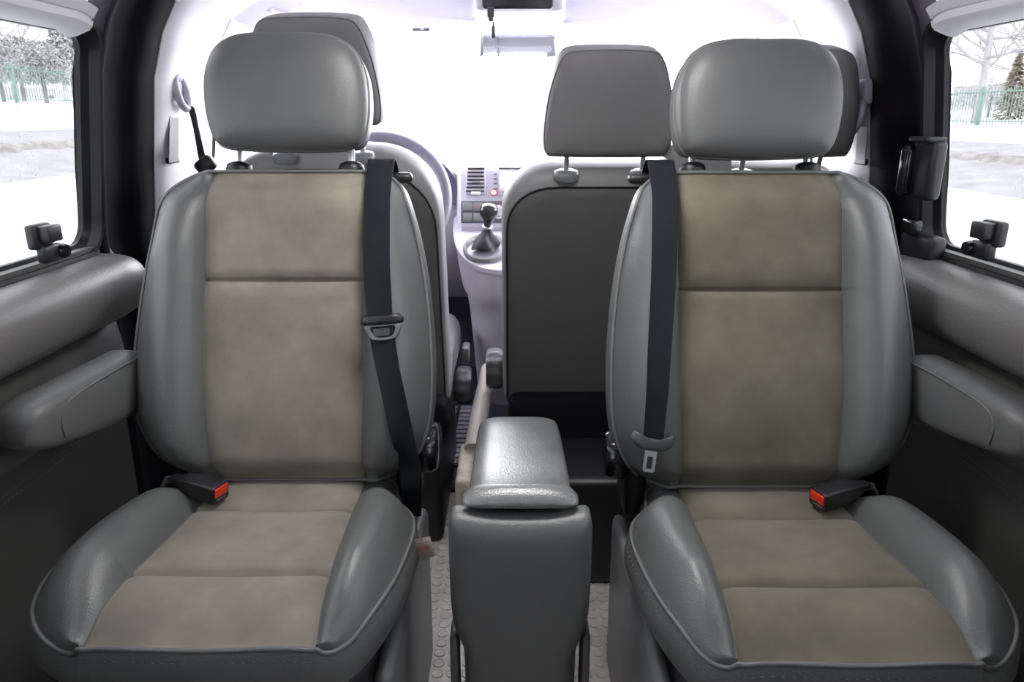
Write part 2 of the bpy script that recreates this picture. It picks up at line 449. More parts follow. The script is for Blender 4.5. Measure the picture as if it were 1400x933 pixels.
    l0, r0 = rows[0]; cx0 = ((l0+r0)/2).x-sx; hw0 = (r0-l0).length/2
    pre = []
    for h, d in ((L-.03, -.09), (L+.006, -.075), (L+.020, -.05), (L+.019, -.022)):
        c = Pb(cx0*m, h, d); pre.append((c-V((hw0, 0, 0)), c+V((hw0, 0, 0))))
    rows = pre + rows
    Ls = spline([r[0] for r in rows], 5, closed=False); Rs = spline([r[1] for r in rows], 5, closed=False)
    sec = []
    for i, (l, r) in enumerate(zip(Ls, Rs)):
        j = min(i+1, len(Ls)-1); q = max(i-1, 0)
        t = (Ls[j]+Rs[j]-Ls[q]-Rs[q]).normalized(); nn = (r-l).cross(t).normalized()*.0008
        sec.append([l.lerp(r, k/4)-nn for k in range(5)] + [r.lerp(l, k/4)+nn for k in range(5)])
    belt = MB().rings(sec).build('seat_belt', M['webbing'], root)
    mb = MB(); g = Pb(cx0*m + .026, L-.002, -.062); mb.box(g, (.045, .026, .018), bev=.008, seg=3); mb.build('belt_outlet', M['black'], back)
    # tongue
    tp, ta = what['tongue'], what['tongue_angle']
    best = min(range(len(Ls)), key=lambda i: abs(px_v((Ls[i]+Rs[i])/2)-tp[1])); tc = (Ls[best]+Rs[best])/2 + N*.003; tc += X*0 + V(((tp[0]-px_u(tc))/F*1.25, 0, 0))
    ex = V((cos(ta), 0, 0)) + U*sin(ta); ex.normalize(); ey = N.cross(ex).normalized()
    Pt = lambda x, h, d: tc + ex*x + ey*h + N*d
    if what['plate_first']:
        # open grey bracket with a window over the belt
        lo = sp2([(0, -.004), (.027, -.004), (.026, -.018), (.018, -.028), (0, -.030)], 5); 
        mb = MB()
        rr = []
        for scl, d in ((1, -.002), (1.0, .006), (.93, .008), (.72, .008), (.66, .004), (.66, -.002)):
            rr.append([Pt(x*scl, -.0165+(h+.0165)*scl, d) for x, h in lo])
        mb.rings(rr, loop=True); tg = mb.build('belt_tongue', M['pewter'], belt)
        mb = MB()
        up = sp2([(0, .011), (.026, .012), (.034, .006), (.034, -.002), (.026, -.005), (0, -.006)], 5)
        mb.pad(up, [(0, .012), (.6, .0115), (.85, .009), (1, .003), (.98, -.004), (0, -.004)], Pt); mb.build('tongue_grip', M['black'], belt)
        mb = MB(); mb.box(Pt(.0, -.0165, .003), (.034, .003, .014), Matrix((ex, -N, ey)).transposed(), .001); mb.build('tongue_plate', M['grey_plastic'], belt)
    else:
        up = sp2([(0, .0045), (.018, .005), (.027, .013), (.033, .011), (.033, -.002), (.02, -.013), (0, -.015)], 5)
        mb = MB(); mb.pad(up, [(0, .010), (.6, .0095), (.85, .008), (1, .003), (.98, -.004), (0, -.004)], Pt); mb.build('belt_tongue', M['grey_plastic'], belt)
        mb = MB(); lo = [(-.0095, 0), (.0095, 0), (.0095, -.034), (.007, -.037), (-.007, -.037), (-.0095, -.034)]
        hole = [(-.0045, -.012), (.0045, -.012), (.0045, -.030), (.003, -.032), (-.003, -.032), (-.0045, -.030)]
        rr = []
        for lp, d in ((lo, 0), (lo, .003), (hole, .003), (hole, 0)): rr.append([Pt(x, h-.012, d) for x, h in lp])
        mb.rings(rr, loop=True); mb.build('tongue_plate', M['steel'], belt, label='chrome latch plate')
    return root

LB = [(519, 262, 17.5, 0), (519, 310, 17.5, 0), (519, 360, 17.5, 0), (520, 400, 17.5, 0), (522, 440, 17, 0), (529, 490, 16.5, 0), (539, 540, 16, 0), (551, 595, 15.5, 0), (560, 635, 15, 0), (563, 668, 14, 1.12), (563, 705, 13, 1.14)]
RB = [(906, 266, 18, 0), (906, 310, 17.5, 0), (905, 360, 17, 0), (903, 420, 16.5, 0), (900, 480, 16, 0), (897, 540, 15, 0), (893, 590, 14, 0), (892, 606, 14, 0)]
left = captain_seat(-.382, 0, 1, dict(label='grey and beige captain seat at the left, with the belt tongue hanging at mid-back', suede='suede', seam=.645, outer=.028, head_z=1.016,
    buckle=V((-.478, 1.052, .497)), belt=LB, belt_d=.044, tongue=(523, 444), tongue_angle=R(5), plate_first=True))
right = captain_seat(.411, -.025, -1, dict(label='grey and beige captain seat at the right, its belt ending in a chrome plate', suede='suede_dark', seam=.625, outer=.014, head_z=1.004,
    buckle=V((.492, 1.03, .497)), belt=RB, belt_d=.044, tongue=(892, 603), tongue_angle=R(-8), plate_first=False))
# care tag sewn under the left cushion
tp = [at(566, 738, y=.985), at(588, 734, y=.975), at(596, 760, y=.975), at(576, 768, y=.985)]
def tag_pt(a, b): return tp[0].lerp(tp[1], a).lerp(tp[3].lerp(tp[2], a), b)
mb = MB(); g = [[tag_pt(a/6, b/6) + V((0, -.003*sin(pi*b/6), 0)) for a in range(7)] for b in range(7)]
g2 = [[p+V((0, .0006, 0)) for p in r] for r in g]
mb.rings(g, closed=False, cap0=False, cap1=False); mb.rings(g2, closed=False, cap0=False, cap1=False)
ct = mb.build('care_tag', M['paper'], left, label='white paper tag with red print', recalc=False)
mr, md = MB(), MB()
for i in range(7):
    b = .16+.11*i
    x = .12
    while x < .85:
        w = random.uniform(.04, .12); w = min(w, .88-x)
        p = tag_pt(x+w/2, b) + V((0, -.0045, 0)); q = tag_pt(x+w, b)-tag_pt(x, b)
        h = .0022 if i in (2, 3) else .0012
        up = (tag_pt(.5, b+.1)-tag_pt(.5, b)).normalized(); e = q/2
        (mr if i in (1, 2, 3, 4) and x < .75 else md).add([p-e-up*h/2, p+e-up*h/2, p+e+up*h/2, p-e+up*h/2], [(0, 1, 2, 3)])
        x += w + .035
mr.build('red_lettering', M['print_red'], ct, recalc=False); md.build('dark_lettering', M['print_dark'], ct, recalc=False)

# ------------------------------------------------------------------ centre console
cx = .012
con = thing('center_console', 'grey leather covered console with padded lid standing between the two captain seats', 'console', (cx, 1.05, 0))
mb = MB(); secs = []
for z, w, d in ((.0, .078, .17), (.02, .08, .175), (.40, .08, .175), (.49, .079, .172), (.512, .074, .166), (.52, .066, .155)):
    secs.append([V((cx+w*math.copysign(abs(cos(q))**.28, cos(q)), 1.075+d*math.copysign(abs(sin(q))**.28, sin(q)), z)) for q in [2*pi*k/40 for k in range(40)]])
mb.rings(secs); mb.build('body', M['black'], con)
# upholstered front panel: broad shoulders, narrower skirt
half = [(0, .530), (.05, .532), (.085, .5385), (.097, .536), (.1015, .52), (.1025, .50), (.1025, .44), (.1015, .385), (.098, .355), (.088, .325), (.0835, .30), (.083, .2), (.083, .08), (.083, .012), (.07, .006), (0, .005)]
lp = sp2(half, 4)
Pf = lambda x, h, d: V((cx+x, .898-d - .010*sm(.3, 0, h), h))
mb = MB(); mb.pad(lp, [(0, .012), (.4, .0115), (.7, .010), (.86, .006), (.94, 0), (.98, -.007), (1, -.018), (1, -.035), (.97, -.045), (0, -.045)], Pf)
mb.build('front_panel', M['leather'], con)
for s in (-1, 1):
    mb = MB(); mb.box((cx+s*.0985, .93, .17), (.012, .05, .33), bev=.005); mb.build('side_rib', M['leather_side'], con)
# lid
zl = lambda y: .012+.010*sm(.95, 1.25, y)
mb = MB(); secs = []
for y, w, h0, h1 in ((.912, .040, .562, .564), (.914, .074, .560, .567), (.920, .081, .559, .573), (.929, .083, .559, .579), (.938, .083, .559, .581), (.946, .077, .556, .579), (.952, .0745, .552, .577), (1.0, .075, .545, .577), (1.1, .075, .54, .575), (1.2, .0745, .535, .570), (1.245, .073, .53, .565), (1.268, .066, .53, .556), (1.276, .05, .531, .545)):
    ring = []
    for k in range(25):
        a = pi*k/24; c_, s_ = cos(a), sin(a)
        ring.append(V((cx+w*math.copysign(abs(c_)**(.45 if y > .944 else .8), c_), y, h0+(h1-h0)*abs(s_)**(.5 if y > .944 else .75)-zl(y))))
    for k in range(1, 12):
        ring.append(V((cx-w+2*w*k/12, y, h0-.004-zl(y))))
    secs.append(ring)
mb.rings(secs); lid = mb.build('lid', M['lid'], con)
for s in (-1, 1):
    pass

# ------------------------------------------------------------------ front seats, seen from behind
def front_head(root, c, h, w=1.0, rec=R(12), label=None):
    U = V((0, -sin(rec), cos(rec))); N = V((0, -cos(rec), -sin(rec)))
    P = lambda x, hh, d: c + V((x, 0, 0)) + U*hh + N*d
    lp = sp2([(0, .208*h), (.05, .207*h), (.088, .203*h), (.105, .188*h), (.117, .16*h), (.128, .12*h), (.135, .07*h), (.136, .03*h), (.130, .004), (.115, -.001), (.05, -.003), (0, -.003)], 4)
    mb = MB(); mb.pad(lp, [(0, .014), (.5, .013), (.8, .010), (.93, .005), (.985, -.002), (1, -.008), (1.03, -.03), (1.035, -.075), (1.01, -.10), (.93, -.115), (.7, -.122), (0, -.125)], P)
    hd = mb.build('headrest', M['front_leather'], root)
    mb = MB(); mb.tube([P(x*1.0, hh, -.0065) for x, hh in lp], .0022, 6, closed=True); mb.build('piping', M['piping'], hd)
    return hd, P
def front_back(root, x0, x1, y0, z0, L, rec, th, rl, rr_, zpan):
    U = V((0, -sin(rec), cos(rec))); N = V((0, -cos(rec), -sin(rec)))
    xc, w = (x0+x1)/2, (x1-x0)/2
    P = lambda x, h, d: V((xc+x, y0, z0)) + U*h + N*d
    def rr(w, h0, h1, ra, rb, n=9):
        out = []
        for cx_, cy_, r, st in ((w-rb, h0+rb, rb, 3), (w-rr_, h1-ra, ra, 0), (-w+rr_, h1-ra, ra, 1), (-w+rb, h0+rb, rb, 2)):
            for k in range(n+1):
                t = pi/2*(st+k/n); ct, st_ = cos(t), sin(t); rx = r if r == rb else rr_
                out.append((cx_+rx*math.copysign(abs(ct)**.85, ct), cy_+r*math.copysign(abs(st_)**.85, st_)))
        # even the long straight runs
        dense = []
        for (p, q) in zip(out, out[1:]+out[:1]):
            m_ = max(1, int(math.hypot(q[0]-p[0], q[1]-p[1])/.04))
            dense += [(p[0]+(q[0]-p[0])*k/m_, p[1]+(q[1]-p[1])*k/m_) for k in range(m_)]
        return dense
    lp = rr(w, 0, L, rl, .03)
    mb = MB(); mb.pad(lp, [(0, .0), (.8, .0), (.93, -.004), (.985, -.014), (1.0, -.03), (1.008, -th*.55), (1.0, -th*.8), (.97, -th*.95), (.9, -th), (0, -th)], P)
    b = mb.build('backrest', M['front_side'], root)
    lp2 = rr(w-.010, .004, L-.038, rl*.9, .028)
    mb = MB(); mb.pad(lp2, [(0, .005), (.7, .005), (.93, .004), (.985, .001), (1, -.006), (1.0, -.014), (0, -.014)], P)
    p_ = mb.build('back_panel', M['front_fabric'], b, label='dark fabric rear panel of the backrest')
    mb = MB(); mb.tube([P(x, h, -.002) for x, h in lp2], .0026, 6, closed=True); mb.build('piping', M['black'], b)
    return b, P
def guides(b, hd, P, Ph, xs, L, hx):
    for x, hxx in zip(xs, hx):
        p0 = P(x, L-.03, -.022); p1 = Ph(hxx, .02, -.03)
        mb = MB(); mb.tube([p0, V((p1.x, p1.y, p1.z))], .0062, 12); mb.build('headrest_post', M['steel'], hd)
        mb = MB(); c = P(x, L-.010, -.014)
        mb.lathe([(.004, .010), (.016, .010), (.026, .007), (.030, .0), (.029, -.012)], frame(c, (1.25, 0, 0), (0, .985, .17), (0, -.17, .985)), 28)
        mb.build('post_guide', M['pewter'], b)
def fseat_knob(root, c, s):
    Pk = frame(c, (0, 1, 0), (0, 0, 1), (s, 0, 0)); n = 48; pr = []
    for r, d in ((.04, -.02), (.052, -.01), (.055, 0), (.054, .022), (.048, .030), (.001, .032)):
        pr.append([Pk(r*(1+.04*cos(10*2*pi*q/n))*cos(2*pi*q/n), r*(1+.04*cos(10*2*pi*q/n))*sin(2*pi*q/n), d) for q in range(n)])
    mb = MB(); mb.rings(pr); return mb.build('recline_knob', M['grey_plastic'], root)

drv = thing('driver_seat', 'dark grey driver seat seen from behind, its tall headrest rising behind the left captain seat', 'seat', (-.41, 1.85, 0))
bD, PD = front_back(drv, -.67, -.165, 1.80, .33, .68, R(12), .13, .17, .17, .35)
hD, PhD = front_head(drv, V((-.418, 1.645, 1.055)), 1.02)
guides(bD, hD, PD, PhD, (-.085, .085), .68, (-.085, .085))
mb = MB(); mb.box((-.415, 2.05, .40), (.50, .50, .15), bev=.05, seg=4); mb.build('seat_cushion', M['front_side'], drv)
mb = MB(); mb.box((-.42, 1.93, .165), (.48, .50, .33), bev=.02); mb.build('pedestal', M['black'], drv)
mb = MB(); mb.box((-.41, 1.80, .32), (.49, .15, .12), bev=.03); mb.build('lower_shell', M['dark_trim'], drv)
fseat_knob(drv, at(631, 527, x=-.148), 1)
mb = MB(); p = at(636, 500, x=-.13); mb.box(p+V((0, .05, .02)), (.02, .06, .05), bev=.006); mb.build('seat_lever', M['grey_plastic'], drv)

ben = thing('passenger_bench', 'wide dark grey front passenger bench with two headrests behind the console and right seat', 'seat', (.38, 1.85, 0))
bP, PP = front_back(ben, -.022, .775, 1.79, .34, .630, R(12), .12, .12, .12, .36)
for hx in (.206, .598):
    hd, Ph = front_head(ben, V((hx, 1.635, .990)), 1.03)
    guides(bP, hd, PP, Ph, (hx-.3765-.085, hx-.3765+.085), .630, (-.085, .085))
# belt hump on the backrest between the two headrests
p0 = at(908, 236, y=1.62); p1 = at(1000, 236, y=1.62)
prof = [(915, 260), (908, 238), (912, 215), (922, 200), (934, 193), (960, 191), (992, 192), (999, 196), (999.5, 230), (999.5, 260)]
f = [at(u, v, y=1.60) for u, v in prof]
mb = MB(); c0 = sum(f, V())/len(f)
mb.rings([[c0+(p-c0)*.94+V((0, -.012, 0)) for p in f], [c0+(p-c0)*.985+V((0, -.008, 0)) for p in f], f, [p+V((0, .09, 0)) for p in f], [c0+(p-c0)*.93+V((0, .10, 0)) for p in f]]); mb.build('belt_hump', M['front_leather'], ben)
mb = MB(); mb.box((.375, 1.95, .40), (.78, .32, .14), bev=.05, seg=4); mb.build('seat_cushion', M['front_side'], ben)
mb = MB(); mb.box((.43, 1.80, .14), (.68, .60, .28), bev=.02); mb.build('pedestal', M['black'], ben)
mb = MB(); mb.box((.38, 1.80, .25), (.78, .14, .28), bev=.03); mb.build('lower_shell', M['dark_trim'], ben)
fseat_knob(ben, at(680, 504, x=-.040), -1)

# ------------------------------------------------------------------ body shell
def XW(z):   # half width of the interior at height z (tumblehome)
    return interp([(-.02, .80), (.5, .80), (.85, .795), (.98, .78), (1.15, .755), (1.24, .725), (1.30, .69), (1.345, .62), (1.37, .5), (1.385, .3), (1.39, 0)], z)
SEC = [.0, .85, .9, .98, 1.07, 1.15, 1.20, 1.24, 1.27, 1.30, 1.325, 1.345, 1.36, 1.37]
def side_patch(mb, s, y0, y1, z0, z1, th=.05, inset=0, n=6):
    zs = [z0] + [z for z in SEC if z0 < z < z1] + [z1]
    ring0 = []
    for z in zs: ring0.append((XW(z)-inset, z))
    for z in reversed(zs): ring0.append((XW(z)+th, z))
    mb.rings([[V((s*x, y, z)) for x, z in ring0] for y in (y0, y1)])
YR, YF = -.75, 3.05
WINY0, WINY1, WZ0, WZ1 = .10, 1.402, .835, 1.215
for s, side, wn in ((-1, 'left', 1), (1, 'right', 2)):
    # lower panel, dark vinyl
    mb = MB(); side_patch(mb, s, YR, 1.40, 0, WZ0)
    side_patch(mb, s, -.05, WINY0, WZ0, WZ1); side_patch(mb, s, YR, -.68, WZ0, WZ1)
    pn = MB(); pn.rings([[V((s*(XW(z)+o), y, z)) for z in (WZ0, 1.0, 1.1, WZ1)] for y, o in ((-.69, .028), (-.04, .028))], closed=False)
    qg = struct(pn.build('window_%d' % (wn+5), M['dark_tint'], sharp=0, recalc=False), '%s rear quarter window' % side)
    struct(mb.build('wall_'+side, M['wall'], sharp=30))
    mb = MB(); side_patch(mb, s, YR, 1.345, WZ1+.03, 1.31)
    struct(mb.build('trim_%d' % (13 if s < 0 else 14), M['light_trim'], sharp=30), 'pale roof edge trim above the %s side window' % side)
    # dark pillar between side window and light hoop, with moulded folds
    mb = MB()
    zs = [.0, .4, .7] + [z for z in SEC if z >= .85]
    foldp = [(1.416, .045), (1.416, .012), (1.42, .002), (1.43, 0), (1.445, .004), (1.46, .014), (1.475, .022), (1.52, .024), (1.545, .022), (1.56, .010), (1.575, .002), (1.61, .0), (1.645, .004), (1.65, .045)]
    mb.rings([[V((s*(XW(z)+d), y, z)) for y, d in foldp] for z in zs], closed=False, cap0=False, cap1=False)
    struct(mb.build('trim_%d' % (1 if s < 0 else 2), M['dark_trim'], sharp=40), 'dark door pillar at the %s' % side)
    # padded ledge under the side window
    mb = MB(); secs = []
    for y, k in ((-.7, 1), (1.2, 1), (1.36, 1), (1.42, .93), (1.455, .75), (1.472, .45), (1.478, .1)):
        ring = []
        for q in range(20):
            a = 2*pi*q/20
            ring.append(V((s*(.795 - .078*k*max(0, cos(a))**.8 if cos(a) > 0 else s*0 + .80), 0, 0)))
        ring = []
        for q in range(21):
            a = -pi/2 + pi*q/20
            ring.append(V((s*(.80 - .085*k*cos(a)**.7), y, .757 + .062*(.35+.65*k)*sin(a) - .01*(1-k))))
        ring.append(V((s*.82, y, .82))); ring.append(V((s*.82, y, .70)))
        secs.append(ring)
    mb.rings(secs); struct(mb.build('trim_%d' % (3 if s < 0 else 4), M['pad']), 'padded vinyl ledge below the %s side window' % side)
    mb = MB(); secs = []
    for y, k in ((-.7, 1), (1.25, 1), (1.36, .8), (1.41, .4), (1.43, 0)):
        ring = [V((s*(.802 - .045*k*sin(pi*q/16)**.6), y, .53 + .165*q/16)) for q in range(17)] + [V((s*.82, y, .695)), V((s*.82, y, .53))]
        secs.append(ring)
    mb.rings(secs); struct(mb.build('trim_%d' % (5 if s < 0 else 6), M['wall']), 'dark lower bulge of the %s side panel' % side)
    # stitched double seam
    mb = MB()
    for z in (.490, .502):
        y = .75
        while y < 1.42:
            mb.box((s*.7985, y, z), (.003, .0065, .0018)); y += .0105
    struct(mb.build('trim_%d' % (7 if s < 0 else 8), M['thread'], sharp=0), 'stitched seam in the %s side panel' % side)
    # side window: glass, rubber frame, bright upper reveal
    def wl(y, z, off): return V((s*(XW(z)+off), y, z))
    def wloop(g, r=.045, n=6):
        a0, a1, b0, b1 = WINY0-g, WINY1+g, WZ0-g, WZ1+g; r = r+g; out = []
        for cyy, czz, st in ((a1-r, b1-r, 0), (a0+r, b1-r, 1), (a0+r, b0+r, 2), (a1-r, b0+r, 3)):
            for k in range(n+1):
                t = pi/2*(st + k/n); out.append((cyy+r*cos(t), czz+r*sin(t)))
        return out
    lo, li = wloop(.018), wloop(-.006)
    mb = MB()
    mb.rings([[wl(y, z, .03) for y, z in lo], [wl(y, z, -.002) for y, z in lo], [wl(y, z, -.006) for y, z in wloop(.015)], [wl(y, z, -.004) for y, z in wloop(.009)], [wl(y, z, .014) for y, z in wloop(.005)], [wl(y, z, .018) for y, z in wloop(.0)], [wl(y, z, .024) for y, z in li], [wl(y, z, .034) for y, z in li]], cap0=False, cap1=False)
    wf = struct(mb.build('window_%d' % wn, M['gasket'], sharp=35), '%s side window of tinted glass in a black rubber frame' % side)
    gl = wloop(-.004)
    mb = MB(); mb.rings([[wl(y, z, .028) for y, z in gl], [wl(y, z, .032) for y, z in gl]])
    mb.build('pane', M['tint'], wf, recalc=True)
    mb = MB(); mb.f = []; b = [[wl(y, WZ1+.004-k*.0, .004+.018*k+.0) - V((0, 0, .006*k)) for k in range(3)] for y in (WINY0+.1, WINY1-.04)]
    mb = MB(); secs = []
    for y in (WINY0-.06, WINY1-.09, WINY1-.07, WINY1-.055, WINY1-.045):
        dz = -.0 if y < WINY1-.08 else -.008*((y-WINY1+.09)/.045)**2
        sec_ = [(.027, -.006), (.012, -.002), (-.006, .006), (-.010, .012), (-.010, .020), (-.006, .021), (-.006, .024), (-.010, .025), (-.012, .040), (.03, .044)]
        secs.append([V((s*(XW(WZ1+z)+x), y, WZ1+z+dz)) for x, z in sec_])
    mb.rings(secs); mb.build('upper_reveal', M['light_trim'], wf, sharp=25, label='pale bright strip along the top of the window')
    # latch at the lower front corner of the sliding pane
    lb = at(60, 322, x=-.80) if s < 0 else at(1352, 318, x=.80)
    lt = thing('window_latch', 'black sliding window latch at the lower corner of the %s side window' % side, 'latch', (s*.79, lb.y, WZ0), 'latches of the side windows')
    rot = Matrix.Rotation(0, 3, 'Z')
    mb = MB(); mb.box((s*.788, lb.y-.004, lb.z+.004), (.024, .038, .028), bev=.003); mb.box((s*.803, lb.y-.008, lb.z+.0), (.018, .050, .042), bev=.005); mb.build('body', M['black'], lt)
    mb = MB(); mb.box((s*.795, lb.y+.0, lb.z-.03), (.018, .05, .03), bev=.005); mb.build('base', M['black'], lt)
    mb = MB(); mb.lathe([(.001, .006), (.011, .005), (.013, 0), (.013, -.006)], frame((s*.783, lb.y+.022, lb.z-.03), (0, 1, 0), (0, 0, 1), (-s, 0, 0))); mb.build('thumb_wheel', M['gloss'], lt)
    # light hoop (B pillar) and front door shell
    mb = MB()
    zs = [0, .4] + SEC[1:]
    hoop = [(1.65, .03), (1.65, .004), (1.665, -.006), (1.70, -.010), (1.80, -.010), (1.93, -.004), (1.96, .03)]
    mb.rings([[V((s*max(0, XW(z)+d), y, z)) for y, d in hoop] for z in zs], closed=False, cap0=False, cap1=False)
    struct(mb.build('trim_%d' % (9 if s < 0 else 10), M['light_trim'], sharp=40), 'light grey pillar trim behind the %s front door' % side)
    mb = MB(); side_patch(mb, s, 1.95, 3.1, 0, .86); side_patch(mb, s, 1.95, 2.35, 1.25, 1.36)
    struct(mb.build('door_%d' % wn, M['light_trim'], sharp=40), '%s front door' % side)
    # front door window seal and clear pane
    seal = [(1.97, .87), (1.97, 1.19), (2.0, 1.235), (2.2, 1.235), (2.42, 1.17), (2.75, .98), (2.92, .88), (2.5, .87)]
    sl = [V((s*(XW(z)+.005), y, z)) for y, z in seal]
    mb = MB(); mb.tube(spline(sl, 1), .005, 6, closed=True)
    wfd = struct(mb.build('window_%d' % (wn+2), M['gasket']), '%s front door window' % side)
    mb = MB(); mb.rings([[p+V((s*.012, 0, 0)) for p in sl], [p+V((s*.016, 0, 0)) for p in sl]]); mb.build('pane', M['clear'], wfd)
    # A pillar
    mb = MB(); mb.tube([V((s*.69, 2.25, 1.31)), V((s*.73, 2.5, 1.17)), V((s*.765, 2.8, .98)), V((s*.78, 3.05, .84))], .03, 12)
    struct(mb.build('trim_%d' % (11 if s < 0 else 12), M['light_trim']), '%s windscreen pillar' % side)

# ceiling
mb = MB(); zs = [1.30, 1.325, 1.345, 1.36, 1.37, 1.38, 1.385]
prof = [(-XW(z), z) for z in zs] + [(-.15, 1.388), (.15, 1.388)] + [(XW(z), z) for z in reversed(zs)]
prof2 = prof + [(x*1.03, z+.04) for x, z in reversed(prof)]
mb.rings([[V((x, y, z)) for x, z in prof2] for y in (YR, 2.05, 2.18)])
mb.rings([[V((x, 2.18 if k < len(prof) else 2.18, z)) for k, (x, z) in enumerate(prof2)], [V((x*.985, 2.27, z-.045)) for x, z in prof2]])
struct(mb.build('ceiling', M['headliner'], sharp=40))
# windscreen
mb = MB(); wsp = [V((-.69, 2.24, 1.315)), V((.69, 2.24, 1.315)), V((.79, 3.07, .85)), V((-.79, 3.07, .85))]
mb.rings([wsp, [p+V((0, .012, .006)) for p in wsp]]); struct(mb.build('window_5', M['clear']), 'windscreen')
# tailgate surround behind the viewer (open rear window); unseen bench-back block added to shade low fronts
mb = MB(); mb.box((0, YR-.03, .45), (1.66, .06, .90)); mb.box((0, YR-.03, 1.32), (1.5, .06, .16)); mb.box((0, -.40, .52), (1.56, .14, 1.0), bev=.04)
struct(mb.build('wall_back_with_blocker', M['wall']))
mb = MB(); mb.rings([[V((x, YR-.03+o, z)) for x, z in ((-.7, .88), (.7, .88), (.65, 1.26), (-.65, 1.26))] for o in (0, .004)]); struct(mb.build('window_8', M['dark_tint'], sharp=0), 'tailgate window')
mb = MB(); mb.box((0, 3.07, .42), (1.62, .06, .86)); struct(mb.build('wall_front', M['dash_dark']))
# floor with its raised round studs
mb = MB(); mb.box((0, 1.15, -.02), (1.66, 3.9, .04))
for i in range(-11, 14):
    for j in range(24):
        x, y = i*.030+.0, 1.12+j*.030
        if abs(x-cx) < .085: continue
        mb.rings([[V((x+r*cos(2*pi*k/14), y+r*sin(2*pi*k/14), z)) for k in range(14)] for r, z in ((.0125, -.001), (.0120, .0018), (.0105, .0022), (.0095, .0014))], cap0=False)
struct(mb.build('floor', M['floor'], sharp=30))
# litter on the floor: paper-white crumbs
mb = MB()
for k in range(26):
    x = random.uniform(-.17, -.09) if k < 19 else random.uniform(.16, .24); y = random.uniform(1.25, 1.72) if k < 19 else random.uniform(1.2, 1.46)
    r = random.uniform(.0012, .0028)
    mb.rings([[V((x+r*q*cos(2*pi*a/6), y+r*q*sin(2*pi*a/6), .0015+z*r)) for a in range(6)] for q, z in ((.7, 0), (1, .6), (.5, 1.2))])
tag(mb.build('crumbs', M['white_mark']), 'tiny white crumbs scattered on the studded floor beside the console', 'crumbs', kind='stuff')
# carpet of the front footwell
mb = MB(); mb.box((0, 2.5, .012), (1.5, 1.1, .02), bev=.004); struct(mb.build('floor_front', M['carpet']), 'dark blue carpet of the front footwell')

# ------------------------------------------------------------------ door handle and lock on the right pillar
dh = thing('door_pull', 'black pull handle on the dark right door pillar', 'handle', (.765, 1.42, .93))
hc = at(1257, 232, x=.765)
mb = MB(); mb.box(hc+V((.012, -.004, .0)), (.03, .075, .11), bev=.012, seg=3); mb.build('bezel', M['black'], dh)
mb = MB(); mb.box(hc+V((-.004, .03, -.003)), (.034, .026, .095), bev=.010, seg=3); mb.build('grip', M['gloss'], dh)
mb = MB(); mb.box(hc+V((.004, -.004, .055)), (.036, .07, .010), bev=.004); mb.build('cap', M['black'], dh)
dl = thing('door_lock', 'small black lock catch below the pull handle on the right pillar', 'lock', (.775, 1.40, .8))
lc = at(1256, 330, x=.775)
mb = MB(); mb.box(lc+V((.008, 0, -.03)), (.035, .11, .09), bev=.01); mb.build('housing', M['black'], dl)
mb = MB(); mb.box(lc+V((-.008, .018, .025)), (.022, .045, .03), bev=.006); mb.build('catch', M['gloss'], dl)

# ------------------------------------------------------------------ front seat belts on the B pillars
def pillar_belt(s, label, guide, low, long):
    g = at(*guide, x=s*.755)
    t = thing('pillar_belt', label, 'seat belt', (s*.77, g.y, .9), 'front belts on the pillars')
    mb = MB(); mb.box(g+V((s*.0, .0, .035)), (.03, .05, .055), bev=.012, seg=3); mb.build('anchor_cover', M['dash'], t)
    lp = [g + V((-s*.012 + s*.006*sin(a), .026*cos(a), -.012+.036*sin(a))) for a in [2*pi*k/24 for k in range(24)]]
    mb = MB(); mb.tube(lp, .0085, 8, closed=True); mb.build('guide_loop', M['dash'], t)
    lo = at(*low, x=s*.757)
    mb = MB(); w = .023
    a, b = g+V((s*.003, -.01, -.035)), lo
    mb.rings([[p+V((-s*.001, -w, 0)), p+V((-s*.001, w, 0)), p+V((s*.001, w, 0)), p+V((s*.001, -w, 0))] for p in (a, a.lerp(b, .5), b)]); mb.build('webbing', M['belt_light'], t)
    mb = MB(); mb.box(lo+V((s*.006, .012, .004)), (.012, .05, .014), bev=.004); mb.build('slot', M['black'], t)
    if long:
        pts = spline([g+V((-s*.014, .0, -.042)), at(261, 148, x=s*.73), at(268, 175, x=s*.72), at(274, 205, x=s*.71), at(279, 226, x=s*.70)], 5, closed=False)
        out = []
        for i, p in enumerate(pts):
            k = i/(len(pts)-1); d = V((.0045+.003*abs(1-2*k), .004, 0))
            out.append([p-d+V((0, -.001, 0)), p+d+V((0, -.001, 0)), p+d+V((0, .001, 0)), p-d+V((0, .001, 0))])
        mb = MB(); mb.rings(out); mb.build('shoulder_strap', M['webbing'], t)
        e = pts[-1]
        mb = MB(); mb.box(e+V((.004, 0, 0)), (.045, .03, .035), Matrix.Rotation(R(-35), 3, 'Y'), .01, 3); mb.build('tongue_stop', M['black'], t)
    return t
pillar_belt(-1, 'grey front seat belt with guide loop on the pale left pillar', (240, 118), (237, 222), True)
pillar_belt(1, 'grey front seat belt with guide loop on the pale right pillar', (1178, 150), (1176, 224), False)

# ------------------------------------------------------------------ dashboard
da = thing('dashboard', 'pale grey dashboard with vents and switches below the windscreen', 'dashboard', (0, 2.6, .3))
mb = MB(); prof = [(3.04, .86), (2.70, .905), (2.55, .91), (2.47, .895), (2.43, .86), (2.42, .80), (2.44, .72), (2.50, .62), (2.60, .50), (2.70, .42), (3.04, .42)]
mb.rings([[V((x, y, z)) for y, z in prof] for x in (-.77, -.5, 0, .5, .77)]); mb.build('top_shell', M['dash'], da, sharp=35)
